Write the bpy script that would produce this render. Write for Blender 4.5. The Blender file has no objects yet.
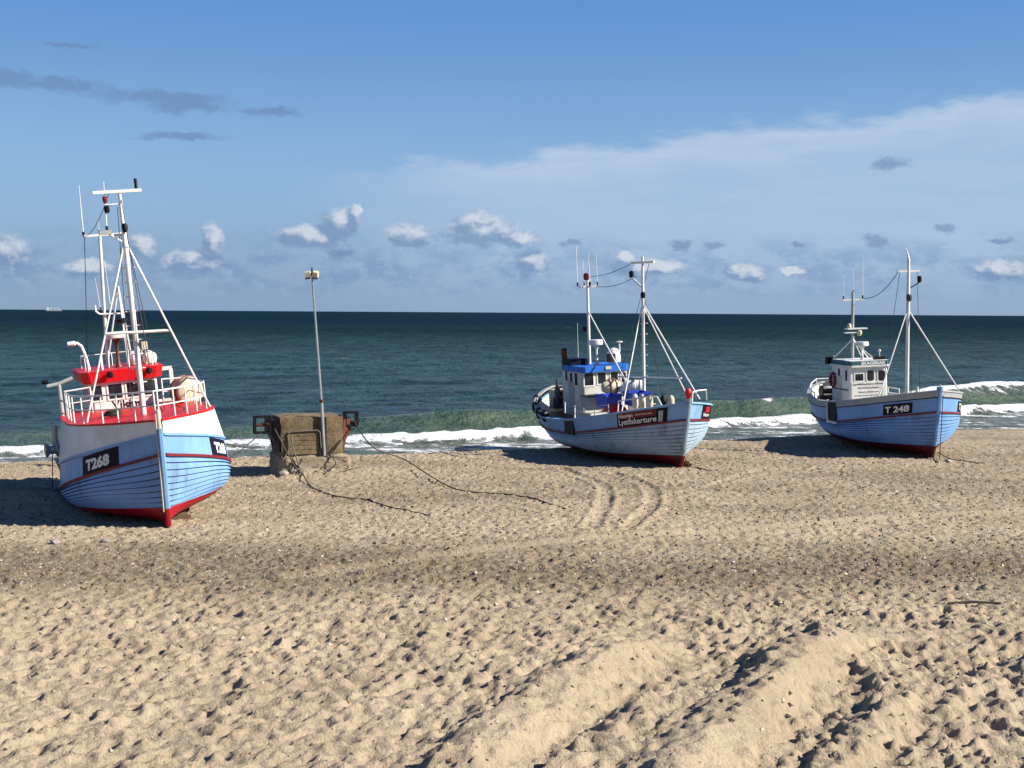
import bpy, bmesh, math, random
import numpy as np
from mathutils import Vector, Matrix, Euler

random.seed(7)
SC = bpy.context.scene
COL = SC.collection
R = math.radians

# ------------------------------------------------------------------ camera
CAM_H, F_PX = 6.0, 1300.0
cam_data = bpy.data.cameras.new('camera')
cam = bpy.data.objects.new('camera', cam_data)
COL.objects.link(cam)
cam_data.sensor_width = 36.0
cam_data.lens = F_PX / 1024.0 * 36.0
cam_data.clip_start = 0.5
cam_data.clip_end = 90000.0
cam.matrix_world = (Matrix.Translation((0, 0, CAM_H)) @ Matrix.Rotation(R(90 - 3.15), 4, 'X')
                    @ Matrix.Rotation(R(0.36), 4, 'Z'))
SC.camera = cam

# ------------------------------------------------------------------ sun, exposure
SUN_DIR = Vector((0.985, -0.17, 0)).normalized()       # towards the sun, on the ground plane
SUN_EL = R(34)
sun_data = bpy.data.lights.new('sun', 'SUN')
sun_data.energy = 4.9
sun_data.angle = R(0.5)
sun_data.color = (1.0, 0.93, 0.82)
sun = bpy.data.objects.new('sun', sun_data)
COL.objects.link(sun)
to_sun = Vector((SUN_DIR.x * math.cos(SUN_EL), SUN_DIR.y * math.cos(SUN_EL), math.sin(SUN_EL)))
sun.rotation_euler = to_sun.to_track_quat('Z', 'Y').to_euler()
sun.location = (60, -10, 50)
SC.view_settings.view_transform = 'Standard'
SC.view_settings.look = 'None'
SC.view_settings.exposure = 1.15
SC.view_settings.gamma = 1.0
SC.view_settings.use_curve_mapping = False
SC.render.engine = 'CYCLES'
SC.cycles.max_bounces = 6
SC.cycles.use_denoising = True

# ------------------------------------------------------------------ world: sky texture with clouds
world = bpy.data.worlds.new('World')
SC.world = world
world.use_nodes = True
WT = world.node_tree
WT.nodes.clear()


class NT:
    """Small helper that builds node graphs from calls."""
    def __init__(self, tree):
        self.t = tree

    def n(self, kind, **kw):
        nd = self.t.nodes.new(kind)
        for k, v in kw.items():
            setattr(nd, k, v)
        return nd

    def link(self, a, b):
        if hasattr(a, 'is_output'):
            self.t.links.new(a, b)
        else:
            b.default_value = a

    def m(self, op, a, b=None, c=None, clamp=False):
        nd = self.n('ShaderNodeMath', operation=op, use_clamp=clamp)
        for i, v in enumerate((a, b, c)):
            if v is not None:
                self.link(v, nd.inputs[i])
        return nd.outputs[0]

    def v(self, op, a, b=None, c=None):
        nd = self.n('ShaderNodeVectorMath', operation=op)
        for i, x in enumerate((a, b, c)):
            if x is not None:
                self.link(x, nd.inputs[i])
        return nd.outputs['Value'] if op in ('LENGTH', 'DOT_PRODUCT', 'DISTANCE') else nd.outputs[0]

    def noise(self, vec, scale, detail=4.0, rough=0.55, dist=0.0, lac=2.0):
        nd = self.n('ShaderNodeTexNoise')
        if vec is not None:
            self.link(vec, nd.inputs['Vector'])
        nd.inputs['Scale'].default_value = scale
        nd.inputs['Detail'].default_value = detail
        nd.inputs['Roughness'].default_value = rough
        nd.inputs['Lacunarity'].default_value = lac
        nd.inputs['Distortion'].default_value = dist
        return nd.outputs['Fac']

    def ramp(self, fac, lo, hi, a=0.0, b=1.0, smooth=True):
        nd = self.n('ShaderNodeMapRange', interpolation_type='SMOOTHSTEP' if smooth else 'LINEAR')
        self.link(fac, nd.inputs[0])
        self.link(lo, nd.inputs[1]); self.link(hi, nd.inputs[2])
        self.link(a, nd.inputs[3]); self.link(b, nd.inputs[4])
        return nd.outputs[0]

    def mix(self, fac, a, b, blend='MIX'):
        nd = self.n('ShaderNodeMix', data_type='RGBA', blend_type=blend)
        self.link(fac, nd.inputs[0])
        self.link(a, nd.inputs[6]); self.link(b, nd.inputs[7])
        return nd.outputs[2]

    def comb(self, x, y, z=0.0):
        nd = self.n('ShaderNodeCombineXYZ')
        self.link(x, nd.inputs[0]); self.link(y, nd.inputs[1]); self.link(z, nd.inputs[2])
        return nd.outputs[0]

    def sep(self, v):
        nd = self.n('ShaderNodeSeparateXYZ')
        self.link(v, nd.inputs[0])
        return nd.outputs


def lin(r, g, b):
    """sRGB 0-255 to linear rgba"""
    f = lambda c: (c / 255 / 12.92) if c / 255 <= 0.04045 else ((c / 255 + 0.055) / 1.055) ** 2.4
    return (f(r), f(g), f(b), 1.0)


W = NT(WT)
SKY_STRENGTH = 0.06
sky = W.n('ShaderNodeTexSky', sky_type='NISHITA')
sky.sun_disc = False
sky.sun_elevation = SUN_EL
sky.sun_rotation = math.atan2(SUN_DIR.x, SUN_DIR.y)
sky.altitude = 0.0
sky.air_density = 1.0
sky.dust_density = 0.6
sky.ozone_density = 2.6
geo = W.n('ShaderNodeTexCoord').outputs['Generated']
dx, dy, dz = W.sep(geo)
AZ = W.m('MULTIPLY', W.m('ARCTAN2', dx, dy), 100.0)          # hundredths of a radian, clockwise from the sea view
EL = W.m('MULTIPLY', W.m('ARCSINE', dz), 100.0)
P = W.comb(AZ, EL)
sc_ = 100.0 / F_PX


def sky_deg(px, py):
    """direction of a cloud: hundredths of a radian east of the sea view, and above the horizon"""
    d = (cam.matrix_world.to_3x3() @ Vector(((px - 512) / F_PX, (384 - py) / F_PX, -1.0))).normalized()
    return math.atan2(d.x, d.y) * 100, math.asin(d.z) * 100


EXPO = 2 ** SC.view_settings.exposure
k_ = 1.0 / SKY_STRENGTH / EXPO
cl = lambda r, g, b: tuple(c * k_ for c in lin(r, g, b)[:3]) + (1.0,)
warp = W.n('ShaderNodeTexNoise')
W.link(W.v('MULTIPLY', P, (1.0, 1.7, 1.0)), warp.inputs['Vector'])
warp.inputs['Scale'].default_value = 0.62
warp.inputs['Detail'].default_value = 5.0
warp.inputs['Roughness'].default_value = 0.62
wv = W.v('SUBTRACT', warp.outputs['Color'], (0.5, 0.5, 0.5))
PW = W.v('ADD', P, W.v('MULTIPLY', wv, (1.9, 1.3, 0.0)))


def blobs(pos, items, grow=1.0):
    acc = None
    for px, py, rx, ry in items:
        rx, ry = rx * grow, ry * grow
        cx, cy = sky_deg(px, py)
        ix, iy = 1 / (rx * sc_), 1 / (ry * sc_)
        r = W.v('LENGTH', W.v('MULTIPLY_ADD', pos, (ix, iy, 0.0), (-cx * ix, -cy * iy, 0.0)))
        acc = r if acc is None else W.m('SMOOTH_MIN', acc, r, 0.25)
    return acc


CUMULUS = [(312, 236, 44, 12), (342, 222, 22, 16), (356, 212, 7, 9), (408, 236, 30, 14), (482, 232, 46, 16), (478, 224, 24, 14),
           (520, 240, 24, 9), (190, 262, 34, 14), (212, 240, 13, 19), (4, 252, 26, 20), (140, 246, 18, 14),
           (532, 262, 20, 16), (90, 268, 26, 10), (652, 268, 44, 9), (626, 258, 12, 8), (744, 272, 24, 11),
           (791, 272, 13, 7), (1002, 270, 28, 12)]
WISPS = [(160, 97, 66, 7), (186, 107, 42, 7), (55, 84, 46, 7), (10, 78, 26, 9), (180, 137, 44, 4), (270, 112, 32, 4),
         (888, 163, 20, 6), (944, 228, 12, 4), (1000, 240, 12, 3), (876, 242, 12, 7), (717, 245, 10, 4), (680, 245, 13, 4),
         (571, 242, 10, 4), (797, 245, 6, 3), (338, 252, 14, 6), (70, 44, 26, 3)]
fine = W.noise(W.v('MULTIPLY', P, (1.0, 1.25, 1.0)), 0.85, 7.0, 0.62)
fine2 = W.noise(W.v('MULTIPLY', W.v('ADD', P, (0.55, 0.5, 0.0)), (1.0, 1.25, 1.0)), 0.85, 7.0, 0.62)
emboss = W.m('SUBTRACT', fine, fine2)

# even haze towards the horizon keeps the lowest sky a dull blue
base = sky.outputs[0]
base = W.mix(W.ramp(EL, 0.0, 24.0, 0.85, 0.55), base, W.mix(W.ramp(EL, 0.0, 13.0), cl(128, 159, 197), cl(130, 173, 221)))
base = W.mix(W.ramp(EL, 7.0, 27.0, 0.0, 0.92), base, W.mix(W.ramp(EL, 20.0, 75.0), cl(90, 145, 208), cl(36, 80, 152)))
# thin high veil to the right
veil_n = W.noise(W.v('MULTIPLY', P, (0.55, 1.6, 1.0)), 0.30, 6.0, 0.55)
veil_c = W.m('SUBTRACT', veil_n, 0.5)
vt = W.m('ADD', W.m('MULTIPLY_ADD', AZ, 0.10, 12.2), W.m('MULTIPLY', veil_c, 5.0))
v_d = W.m('SUBTRACT', vt, EL)
v_edge = W.ramp(v_d, -0.5, 1.3)
v_left = W.ramp(W.m('MULTIPLY_ADD', veil_c, 14.0, AZ), -20.0, 3.0)
v_right = W.ramp(AZ, 120.0, 230.0, 1.0, 0.0)
v_low = W.ramp(EL, 0.0, 6.0, 0.30, 1.0)
v_fib = W.ramp(W.noise(W.v('MULTIPLY', P, (0.22, 1.5, 1.0)), 0.5, 5.0, 0.6), 0.25, 0.75, 0.72, 1.0)
veil = W.m('MULTIPLY', W.m('MULTIPLY', v_edge, v_left), W.m('MULTIPLY', W.m('MULTIPLY', v_right, v_low), v_fib))
base = W.mix(veil, base, W.mix(W.ramp(v_d, 0.2, 3.5), cl(190, 208, 230), cl(170, 195, 223)))
# far cumulus band low over the sea
bn = W.noise(W.v('MULTIPLY', PW, (0.55, 1.3, 1.0)), 0.42, 7.0, 0.6)
b_env = W.m('MULTIPLY', W.ramp(EL, 0.4, 2.6), W.ramp(EL, 3.4, 6.8, 1.0, 0.0))
band = W.m('MULTIPLY', W.ramp(bn, 0.38, 0.60), b_env)
b_lit = W.ramp(W.m('MULTIPLY_ADD', emboss, 1.3, W.m('MULTIPLY', bn, 0.35)), 0.12, 0.50)
b_col = W.mix(b_lit, cl(118, 150, 190), cl(148, 176, 210))
base = W.mix(W.m('MULTIPLY', band, 0.58), base, b_col)
# single cumulus clouds; what faces the sun (up and to the right) is white, the base blue grey
rc = blobs(PW, CUMULUS, 1.08)
rs = blobs(W.v('ADD', PW, (0.45, 0.75, 0.0)), CUMULUS, 1.08)
dens = W.ramp(W.m('MULTIPLY_ADD', fine, 0.9, W.m('SUBTRACT', rc, 0.45)), 0.55, 0.98, 1.0, 0.0)
lit = W.ramp(W.m('ADD', W.m('MULTIPLY', emboss, 1.6), W.m('SUBTRACT', rs, rc)), -0.12, 0.85)
c_col = W.mix(lit, cl(122, 151, 188), cl(216, 222, 231))
base = W.mix(W.m('MULTIPLY', dens, 0.78), base, c_col)
# dark wisps
rw = blobs(PW, WISPS, 1.25)
wd = W.ramp(W.m('MULTIPLY_ADD', fine, 1.2, W.m('SUBTRACT', rw, 0.6)), 0.3, 1.05, 1.0, 0.0)
base = W.mix(W.m('MULTIPLY', wd, 0.55), base, cl(104, 130, 172))

bg = W.n('ShaderNodeBackground')
W.link(base, bg.inputs[0])
bg.inputs[1].default_value = SKY_STRENGTH
out = W.n('ShaderNodeOutputWorld')
WT.links.new(bg.outputs[0], out.inputs[0])


# ------------------------------------------------------------------ materials
def pbsdf(name):
    m = bpy.data.materials.new(name)
    m.use_nodes = True
    nt = NT(m.node_tree)
    b = m.node_tree.nodes['Principled BSDF']
    return m, nt, b


def paint(name, col, rough=0.45, wear=0.12, wear_col=None, scale=1.5, streak=0.10, bump=0.15, metal=0.0, spec=0.4):
    """painted or worn surface: tone drift, grime blotches, vertical streaks, fine relief"""
    m, nt, b = pbsdf(name)
    co = nt.n('ShaderNodeTexCoord').outputs['Object']
    c = lin(*col)
    wc = lin(*wear_col) if wear_col else tuple(x * 0.45 for x in c[:3]) + (1.0,)
    n1 = nt.noise(co, scale, 6.0, 0.6)
    n2 = nt.noise(nt.v('MULTIPLY', co, (6.0, 6.0, 0.5)), scale, 4.0, 0.6)
    n3 = nt.noise(co, scale * 9, 5.0, 0.65)
    tone = nt.mix(nt.ramp(n1, 0.3, 0.7), tuple(x * 0.86 for x in c[:3]) + (1,), tuple(min(1, x * 1.08) for x in c[:3]) + (1,))
    f = nt.m('MULTIPLY', nt.ramp(n2, 0.52, 0.75), streak)
    tone = nt.mix(f, tone, wc)
    f2 = nt.m('MULTIPLY', nt.ramp(n3, 0.62, 0.72), wear * 3, clamp=True)
    tone = nt.mix(f2, tone, wc)
    nt.link(tone, b.inputs['Base Color'])
    nt.link(nt.ramp(n3, 0.3, 0.7, rough - 0.08, min(1.0, rough + 0.14)), b.inputs['Roughness'])
    b.inputs['Metallic'].default_value = metal
    b.inputs['Specular IOR Level'].default_value = spec
    if bump:
        bp = nt.n('ShaderNodeBump')
        bp.inputs['Strength'].default_value = bump
        bp.inputs['Distance'].default_value = 0.01
        nt.link(n3, bp.inputs['Height'])
        nt.link(bp.outputs[0], b.inputs['Normal'])
    return m


def sand_material():
    m, nt, b = pbsdf('sand')
    co = nt.n('ShaderNodeTexCoord').outputs['Object']
    at = nt.n('ShaderNodeAttribute', attribute_name='gravel').outputs['Fac']
    wet = nt.n('ShaderNodeAttribute', attribute_name='wet').outputs['Fac']
    n1 = nt.noise(co, 0.35, 5.0, 0.6)
    n2 = nt.noise(co, 5.0, 6.0, 0.68)
    n3 = nt.noise(co, 22.0, 5.0, 0.72)
    n4 = nt.noise(co, 11.0, 3.0, 0.7)
    dry = nt.mix(nt.ramp(n1, 0.3, 0.7), (0.335, 0.272, 0.186, 1), (0.395, 0.325, 0.228, 1))
    grav = nt.mix(nt.ramp(n2, 0.3, 0.7), (0.110, 0.086, 0.058, 1), (0.270, 0.216, 0.148, 1))
    fg = nt.m('MULTIPLY_ADD', nt.m('SUBTRACT', n2, 0.5), 0.9, at, clamp=True)
    c = nt.mix(fg, dry, grav)
    speck = nt.ramp(n3, 0.54, 0.66)
    c = nt.mix(nt.m('MULTIPLY', speck, nt.m('MULTIPLY_ADD', at, 0.65, 0.14)), c, (0.055, 0.040, 0.028, 1))
    speck2 = nt.ramp(n4, 0.30, 0.40, 1.0, 0.0)
    c = nt.mix(nt.m('MULTIPLY', speck2, nt.m('MULTIPLY_ADD', at, 0.5, 0.05)), c, (0.44, 0.38, 0.28, 1))
    c = nt.mix(nt.m('MULTIPLY', wet, 0.85), c, (0.095, 0.070, 0.046, 1))
    nt.link(c, b.inputs['Base Color'])
    nt.link(nt.ramp(wet, 0.0, 1.0, 0.95, 0.35), b.inputs['Roughness'])
    b.inputs['Specular IOR Level'].default_value = 0.12
    h = nt.m('ADD', nt.m('MULTIPLY', n2, 0.10), nt.m('MULTIPLY', n3, 0.035))
    bp = nt.n('ShaderNodeBump')
    nt.link(nt.ramp(wet, 0.0, 1.0, 1.0, 0.2), bp.inputs['Strength'])
    bp.inputs['Distance'].default_value = 1.0
    nt.link(h, bp.inputs['Height'])
    nt.link(bp.outputs[0], b.inputs['Normal'])
    return m


def sea_material():
    m, nt, b = pbsdf('sea_water')
    co = nt.n('ShaderNodeTexCoord').outputs['Object']
    foam = nt.n('ShaderNodeAttribute', attribute_name='foam').outputs['Fac']
    shal = nt.n('ShaderNodeAttribute', attribute_name='shallow').outputs['Fac']
    x, y, z = nt.sep(co)
    chop_shade = nt.noise(nt.v('MULTIPLY', co, (0.26, 0.17, 1.0)), 1.0, 6.0, 0.70)
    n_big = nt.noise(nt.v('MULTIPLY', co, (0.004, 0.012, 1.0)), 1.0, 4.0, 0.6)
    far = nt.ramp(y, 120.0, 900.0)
    deep = nt.mix(nt.ramp(nt.m('MULTIPLY_ADD', n_big, 0.25, nt.m('MULTIPLY', chop_shade, 0.75)), 0.38, 0.62), (0.0034, 0.0170, 0.0165, 1), (0.0240, 0.071, 0.062, 1))  # light and dark wave faces put into the water colour by noise
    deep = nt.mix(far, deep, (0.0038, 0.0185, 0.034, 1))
    n_s = nt.noise(nt.v('MULTIPLY', co, (0.10, 0.25, 1.0)), 1.0, 4.0, 0.6)
    green = nt.mix(nt.ramp(n_s, 0.35, 0.65), (0.034, 0.058, 0.038, 1), (0.074, 0.100, 0.062, 1))
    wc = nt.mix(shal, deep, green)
    # foam: broken lace
    f1 = nt.noise(nt.v('MULTIPLY', co, (0.8, 1.1, 1.0)), 1.3, 7.0, 0.68, 0.6)
    f2 = nt.noise(co, 9.0, 4.0, 0.7)
    fm = nt.m('ADD', foam, nt.m('MULTIPLY_ADD', f1, 1.7, -0.95))
    fm = nt.m('ADD', fm, nt.m('MULTIPLY_ADD', f2, 0.22, -0.11))
    fm = nt.m('MULTIPLY', nt.ramp(fm, 0.34, 0.70), nt.ramp(foam, 0.02, 0.15))
    # whitecaps far out
    wc_n = nt.noise(nt.v('MULTIPLY', co, (0.035, 0.09, 1.0)), 1.0, 6.0, 0.62)
    wc_m = nt.noise(nt.v('MULTIPLY', co, (0.25, 0.8, 1.0)), 1.0, 4.0, 0.6)
    caps = nt.m('MULTIPLY', nt.ramp(wc_n, 0.66, 0.70), nt.ramp(wc_m, 0.50, 0.60))
    caps = nt.m('MULTIPLY', caps, nt.ramp(y, 90.0, 140.0))
    fm = nt.m('MAXIMUM', fm, nt.m('MULTIPLY', caps, 0.8))
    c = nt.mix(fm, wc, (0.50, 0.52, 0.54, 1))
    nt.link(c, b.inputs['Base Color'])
    nt.link(nt.m('MAXIMUM', nt.ramp(fm, 0.0, 1.0, 0.26, 0.9), nt.ramp(y, 70.0, 450.0, 0.26, 0.62)), b.inputs['Roughness'])
    b.inputs['IOR'].default_value = 1.33
    nt.link(nt.ramp(y, 60.0, 500.0, 0.17, 0.03), b.inputs['Specular IOR Level'])
    w0 = nt.noise(nt.v('MULTIPLY', co, (0.10, 0.085, 1.0)), 1.0, 4.0, 0.55)
    w1 = nt.noise(nt.v('MULTIPLY', co, (0.36, 0.30, 1.0)), 1.0, 6.0, 0.66)
    w2 = nt.noise(nt.v('MULTIPLY', co, (1.5, 1.3, 1.0)), 1.0, 5.0, 0.68)
    h = nt.m('ADD', nt.m('MULTIPLY', w1, 8.0), nt.m('MULTIPLY', w2, 1.3))
    h = nt.m('MULTIPLY', h, nt.ramp(fm, 0.0, 1.0, 1.0, 0.3))
    h = nt.m('ADD', h, nt.m('MULTIPLY', w0, nt.ramp(y, 90.0, 300.0, 0.0, 14.0)))
    h = nt.m('MULTIPLY', h, nt.ramp(shal, 0.0, 1.0, 1.0, 0.14))
    bp = nt.n('ShaderNodeBump')
    bp.inputs['Strength'].default_value = 0.9
    bp.inputs['Distance'].default_value = 1.0
    nt.link(h, bp.inputs['Height'])
    nt.link(bp.outputs[0], b.inputs['Normal'])
    return m


# ------------------------------------------------------------------ noise and grids
_rng = np.random.default_rng(11)
_TAB = _rng.random((256, 256))


def vnoise(x, y, seed=0):
    x = x + seed * 17.31; y = y + seed * 9.77
    xi = np.floor(x).astype(int); yi = np.floor(y).astype(int)
    fx = x - xi; fy = y - yi
    fx = fx * fx * fx * (fx * (fx * 6 - 15) + 10); fy = fy * fy * fy * (fy * (fy * 6 - 15) + 10)
    g = lambda a, b: _TAB[a & 255, b & 255]
    return (g(xi, yi) * (1 - fx) + g(xi + 1, yi) * fx) * (1 - fy) + (g(xi, yi + 1) * (1 - fx) + g(xi + 1, yi + 1) * fx) * fy


def fbm(x, y, oct=4, seed=0, gain=0.5):
    s, a, t = 0, 1.0, 0
    for i in range(oct):
        s = s + a * (vnoise(x * 2 ** i * 1.03, y * 2 ** i * 1.03, seed + i) - 0.5)
        t += a; a *= gain
    return s / t * 2


def sstep(a, b, x):
    t = np.clip((x - a) / (b - a), 0, 1)
    return t * t * (3 - 2 * t)


def grid_object(name, xs, ys, z, mat, attrs):
    nx, ny = len(xs), len(ys)
    X, Y = np.meshgrid(xs, ys)
    v = np.stack([X, Y, z], -1).reshape(-1, 3).astype(np.float32)
    i = np.arange(nx * ny).reshape(ny, nx)
    f = np.stack([i[:-1, :-1], i[:-1, 1:], i[1:, 1:], i[1:, :-1]], -1).reshape(-1).astype(np.int32)
    me = bpy.data.meshes.new(name)
    me.vertices.add(len(v)); me.vertices.foreach_set('co', v.ravel())
    nf = len(f) // 4
    me.loops.add(len(f)); me.loops.foreach_set('vertex_index', f)
    me.polygons.add(nf)
    me.polygons.foreach_set('loop_start', np.arange(0, nf * 4, 4, dtype=np.int32))
    me.polygons.foreach_set('use_smooth', np.ones(nf, dtype=bool))
    me.update(calc_edges=True)
    for k, a in attrs.items():
        at = me.attributes.new(k, 'FLOAT', 'POINT')
        at.data.foreach_set('value', a.astype(np.float32).ravel())
    me.materials.append(mat)
    o = bpy.data.objects.new(name, me)
    COL.objects.link(o)
    o['kind'] = 'structure'
    return o


def spaced(a, b, s0, s1):
    """positions from a to b with spacing going from s0 to s1"""
    out = [a]
    while out[-1] < b:
        t = (out[-1] - a) / (b - a)
        out.append(out[-1] + s0 + (s1 - s0) * t)
    out[-1] = b
    return out


SEA_Z = -0.5
SHORE_X = [-400, -60, -20, -3.7, 9.4, 16.9, 29, 80, 400]
SHORE_Y = [-40, 42, 54.0, 58.4, 65, 69, 73.5, 94, 230]


def shore(x):
    return np.interp(x, SHORE_X, SHORE_Y)


def cam_ground(px, py, z=0.0):
    """where on the level z the photographed spot lies"""
    d = cam.matrix_world.to_3x3() @ Vector(((px - 512) / F_PX, (384 - py) / F_PX, -1.0))
    t = (z - CAM_H) / d.z
    return d.x * t, d.y * t


# ridges that the bulldozer pushed up in the foreground (crest lines on the ground)
RIDGES = [
    # crest points px/py,           height, width left, width right
    ([(440, 790), (500, 742), (540, 705), (590, 677), (640, 655), (686, 648)], 0.34, 0.50, 0.50),
    ([(640, 800), (700, 752), (748, 712), (785, 676), (815, 655), (850, 645), (905, 637)], 0.44, 0.56, 0.62),
    ([(800, 790), (852, 742), (880, 712), (884, 690), (862, 672), (890, 662)], 0.26, 0.18, 0.35),
    ([(540, 790), (600, 745), (650, 712), (690, 690)], 0.20, 0.22, 0.6),
    ([(905, 720), (960, 690), (1040, 655)], 0.20, 0.25, 0.7),
    ([(640, 775), (690, 735), (735, 700), (770, 665)], -0.06, 0.35, 0.35),
    ([(520, 775), (580, 722), (640, 690), (700, 668)], -0.05, 0.3, 0.3),
    ([(835, 770), (872, 725), (895, 695), (880, 672)], -0.08, 0.16, 0.16),
]
TRACKS = [
    # smoothed wheel marks: points, half width, depth
    ([(300, 575), (520, 548), (760, 528), (1040, 508)], 0.36, 0.06),
    ([(590, 530), (604, 505), (600, 485), (560, 470)], 0.22, 0.045),
    ([(628, 528), (652, 505), (645, 485), (612, 474)], 0.22, 0.045),
    ([(470, 495), (560, 515), (640, 505), (760, 470)], 0.22, 0.025),
]


def polyline(points, step=0.12):
    pts = [np.array(cam_ground(*p)) for p in points]
    out = []
    n = len(pts)
    for i in range(n - 1):
        p0, p1, p2, p3 = pts[max(i - 1, 0)], pts[i], pts[i + 1], pts[min(i + 2, n - 1)]
        k = max(2, int(np.linalg.norm(p2 - p1) / step))
        for t in np.linspace(0, 1, k, endpoint=False):
            out.append(0.5 * ((2 * p1) + (-p0 + p2) * t + (2 * p0 - 5 * p1 + 4 * p2 - p3) * t * t + (-p0 + 3 * p1 - 3 * p2 + p3) * t ** 3))
    out.append(pts[-1])
    return np.array(out)


xs = [-400, -250, -160, -110, -80, -62, -50, -42, -36, -31] + spaced(-27, -9, 0.10, 0.05) + spaced(-8.95, 8.95, 0.05, 0.05) \
    + spaced(9, 33, 0.05, 0.11) + [36, 42, 50, 62, 80, 110, 160, 250, 400]
ys = [-150, -90, -50, -30, -18, -10, -4, 0, 4, 7, 10] + spaced(12, 30, 0.045, 0.05) + spaced(30.06, 62, 0.055, 0.12) + spaced(62.2, 82, 0.15, 0.5) \
    + [85, 90, 100, 120, 160, 260]
xs, ys = np.array(xs), np.array(ys)
GX, GY = np.meshgrid(xs, ys)


def base_ground(x, y):
    s = y - shore(x)
    z = -0.46 * sstep(-4.2, -0.4, s) - 0.02 * np.maximum(0, s) * 2 - 0.25 * sstep(-0.4, 4, s)
    z = z + 0.10 * fbm(x / 9, y / 9, 3, 3) * sstep(0, 6, -s) + 0.04 * sstep(-6.5, -4.4, s) * sstep(-2.5, -4.2, s)
    return z


# banks of sand behind the hulls and about the bunker: x, y, radius x, radius y, height
BANKS = [(-13.6, 39.6, 2.6, 1.6, 0.42), (-16.2, 38.7, 2.6, 1.5, 0.30), (12.6, 59.6, 1.6, 0.9, 0.34), (15.0, 60.6, 1.7, 1.0, 0.42),
         (10.3, 59.0, 1.2, 0.6, 0.22), (-6.4, 47.6, 1.9, 0.8, 0.22), (-4.9, 47.9, 1.6, 0.8, 0.12), (-8.4, 46.9, 1.0, 0.5, 0.10)]


def bank_height(x, y):
    z = 0
    for bx, by, rx, ry, h in BANKS:
        z = z + h * np.exp(-(((x - bx) / rx) ** 2 + ((y - by) / ry) ** 2) ** 1.4)
    return z


GZ = base_ground(GX, GY) + bank_height(GX, GY)
smooth_mask = np.zeros_like(GZ)
inner = (np.abs(GX + 0) < 40) & (GY > 8) & (GY < 84)
for pts, h, wl, wr in RIDGES:
    pl = polyline(pts)
    x0, x1 = np.searchsorted(xs, [pl[:, 0].min() - 2.5, pl[:, 0].max() + 2.5])
    y0, y1 = np.searchsorted(ys, [pl[:, 1].min() - 2.5, pl[:, 1].max() + 2.5])
    sx, sy = GX[y0:y1, x0:x1], GY[y0:y1, x0:x1]
    wob = 0.16 * fbm(sx / 0.8, sy / 0.8, 3, 40)
    best = np.full(sx.shape, 1e9); side = np.zeros(sx.shape); along = np.zeros(sx.shape)
    tan = np.gradient(pl, axis=0)
    for i in range(len(pl)):
        ddx, ddy = sx - pl[i, 0], sy - pl[i, 1]
        d = ddx * ddx + ddy * ddy
        s = (tan[i, 0] * ddy - tan[i, 1] * ddx)
        k = d < best
        best = np.where(k, d, best); side = np.where(k, np.sign(s), side); along = np.where(k, i / (len(pl) - 1), along)
    d = np.sqrt(best) + wob * 0.5
    w = np.where(side > 0, wl, wr)
    prof = np.exp(-(np.maximum(d, 0) / w) ** 2) if h < 0 else 1 / (1 + (np.maximum(d, 0) / w) ** 3.0)
    taper = np.minimum(1, (1 - along) * 5 + 0.0) * np.minimum(1, along * 8 + 0.4)
    add = h * prof * taper * (1 + 0.25 * fbm(sx / 1.3, sy / 1.3, 2, 44))
    GZ[y0:y1, x0:x1] += add
    if h > 0.2:
        smooth_mask[y0:y1, x0:x1] = np.maximum(smooth_mask[y0:y1, x0:x1], sstep(0.30, 0.75, prof) * (taper > 0.2) * np.where(side > 0, 0.4, 1.0))
for pts, w, dep in TRACKS:
    pl = polyline(pts, 0.2)
    x0, x1 = np.searchsorted(xs, [pl[:, 0].min() - 1, pl[:, 0].max() + 1])
    y0, y1 = np.searchsorted(ys, [pl[:, 1].min() - 1, pl[:, 1].max() + 1])
    sx, sy = GX[y0:y1, x0:x1], GY[y0:y1, x0:x1]
    best = np.full(sx.shape, 1e9)
    for p in pl:
        best = np.minimum(best, (sx - p[0]) ** 2 + (sy - p[1]) ** 2)
    d = np.sqrt(best)
    GZ[y0:y1, x0:x1] += -dep * np.exp(-(d / w) ** 4) + dep * 0.9 * np.exp(-((d - w * 1.5) / (w * 0.4)) ** 2)
    smooth_mask[y0:y1, x0:x1] = np.maximum(smooth_mask[y0:y1, x0:x1], 0.8 * np.exp(-(d / (w * 1.1)) ** 4))

land = sstep(0.8, 3.0, shore(GX) - GY)
lump = (fbm(GX / 0.6, GY / 0.6, 4, 20, 0.6) * 0.055 * sstep(42, 20, GY) + fbm(GX / 0.17, GY / 0.22, 2, 29, 0.7) * 0.036 * sstep(23, 32, GY) + fbm(GX / 0.28, GY / 0.28, 3, 23, 0.7) * (0.040 - 0.012 * sstep(22, 34, GY) + 0.04 * sstep(3.5, 6.5, GX) * sstep(25, 21, GY))) + fbm(GX / 1.9, GY / 1.9, 3, 25) * 0.05
GZ += np.where(inner, lump * (1 - 0.75 * smooth_mask) * (0.15 + 0.85 * land), 0)
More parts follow.
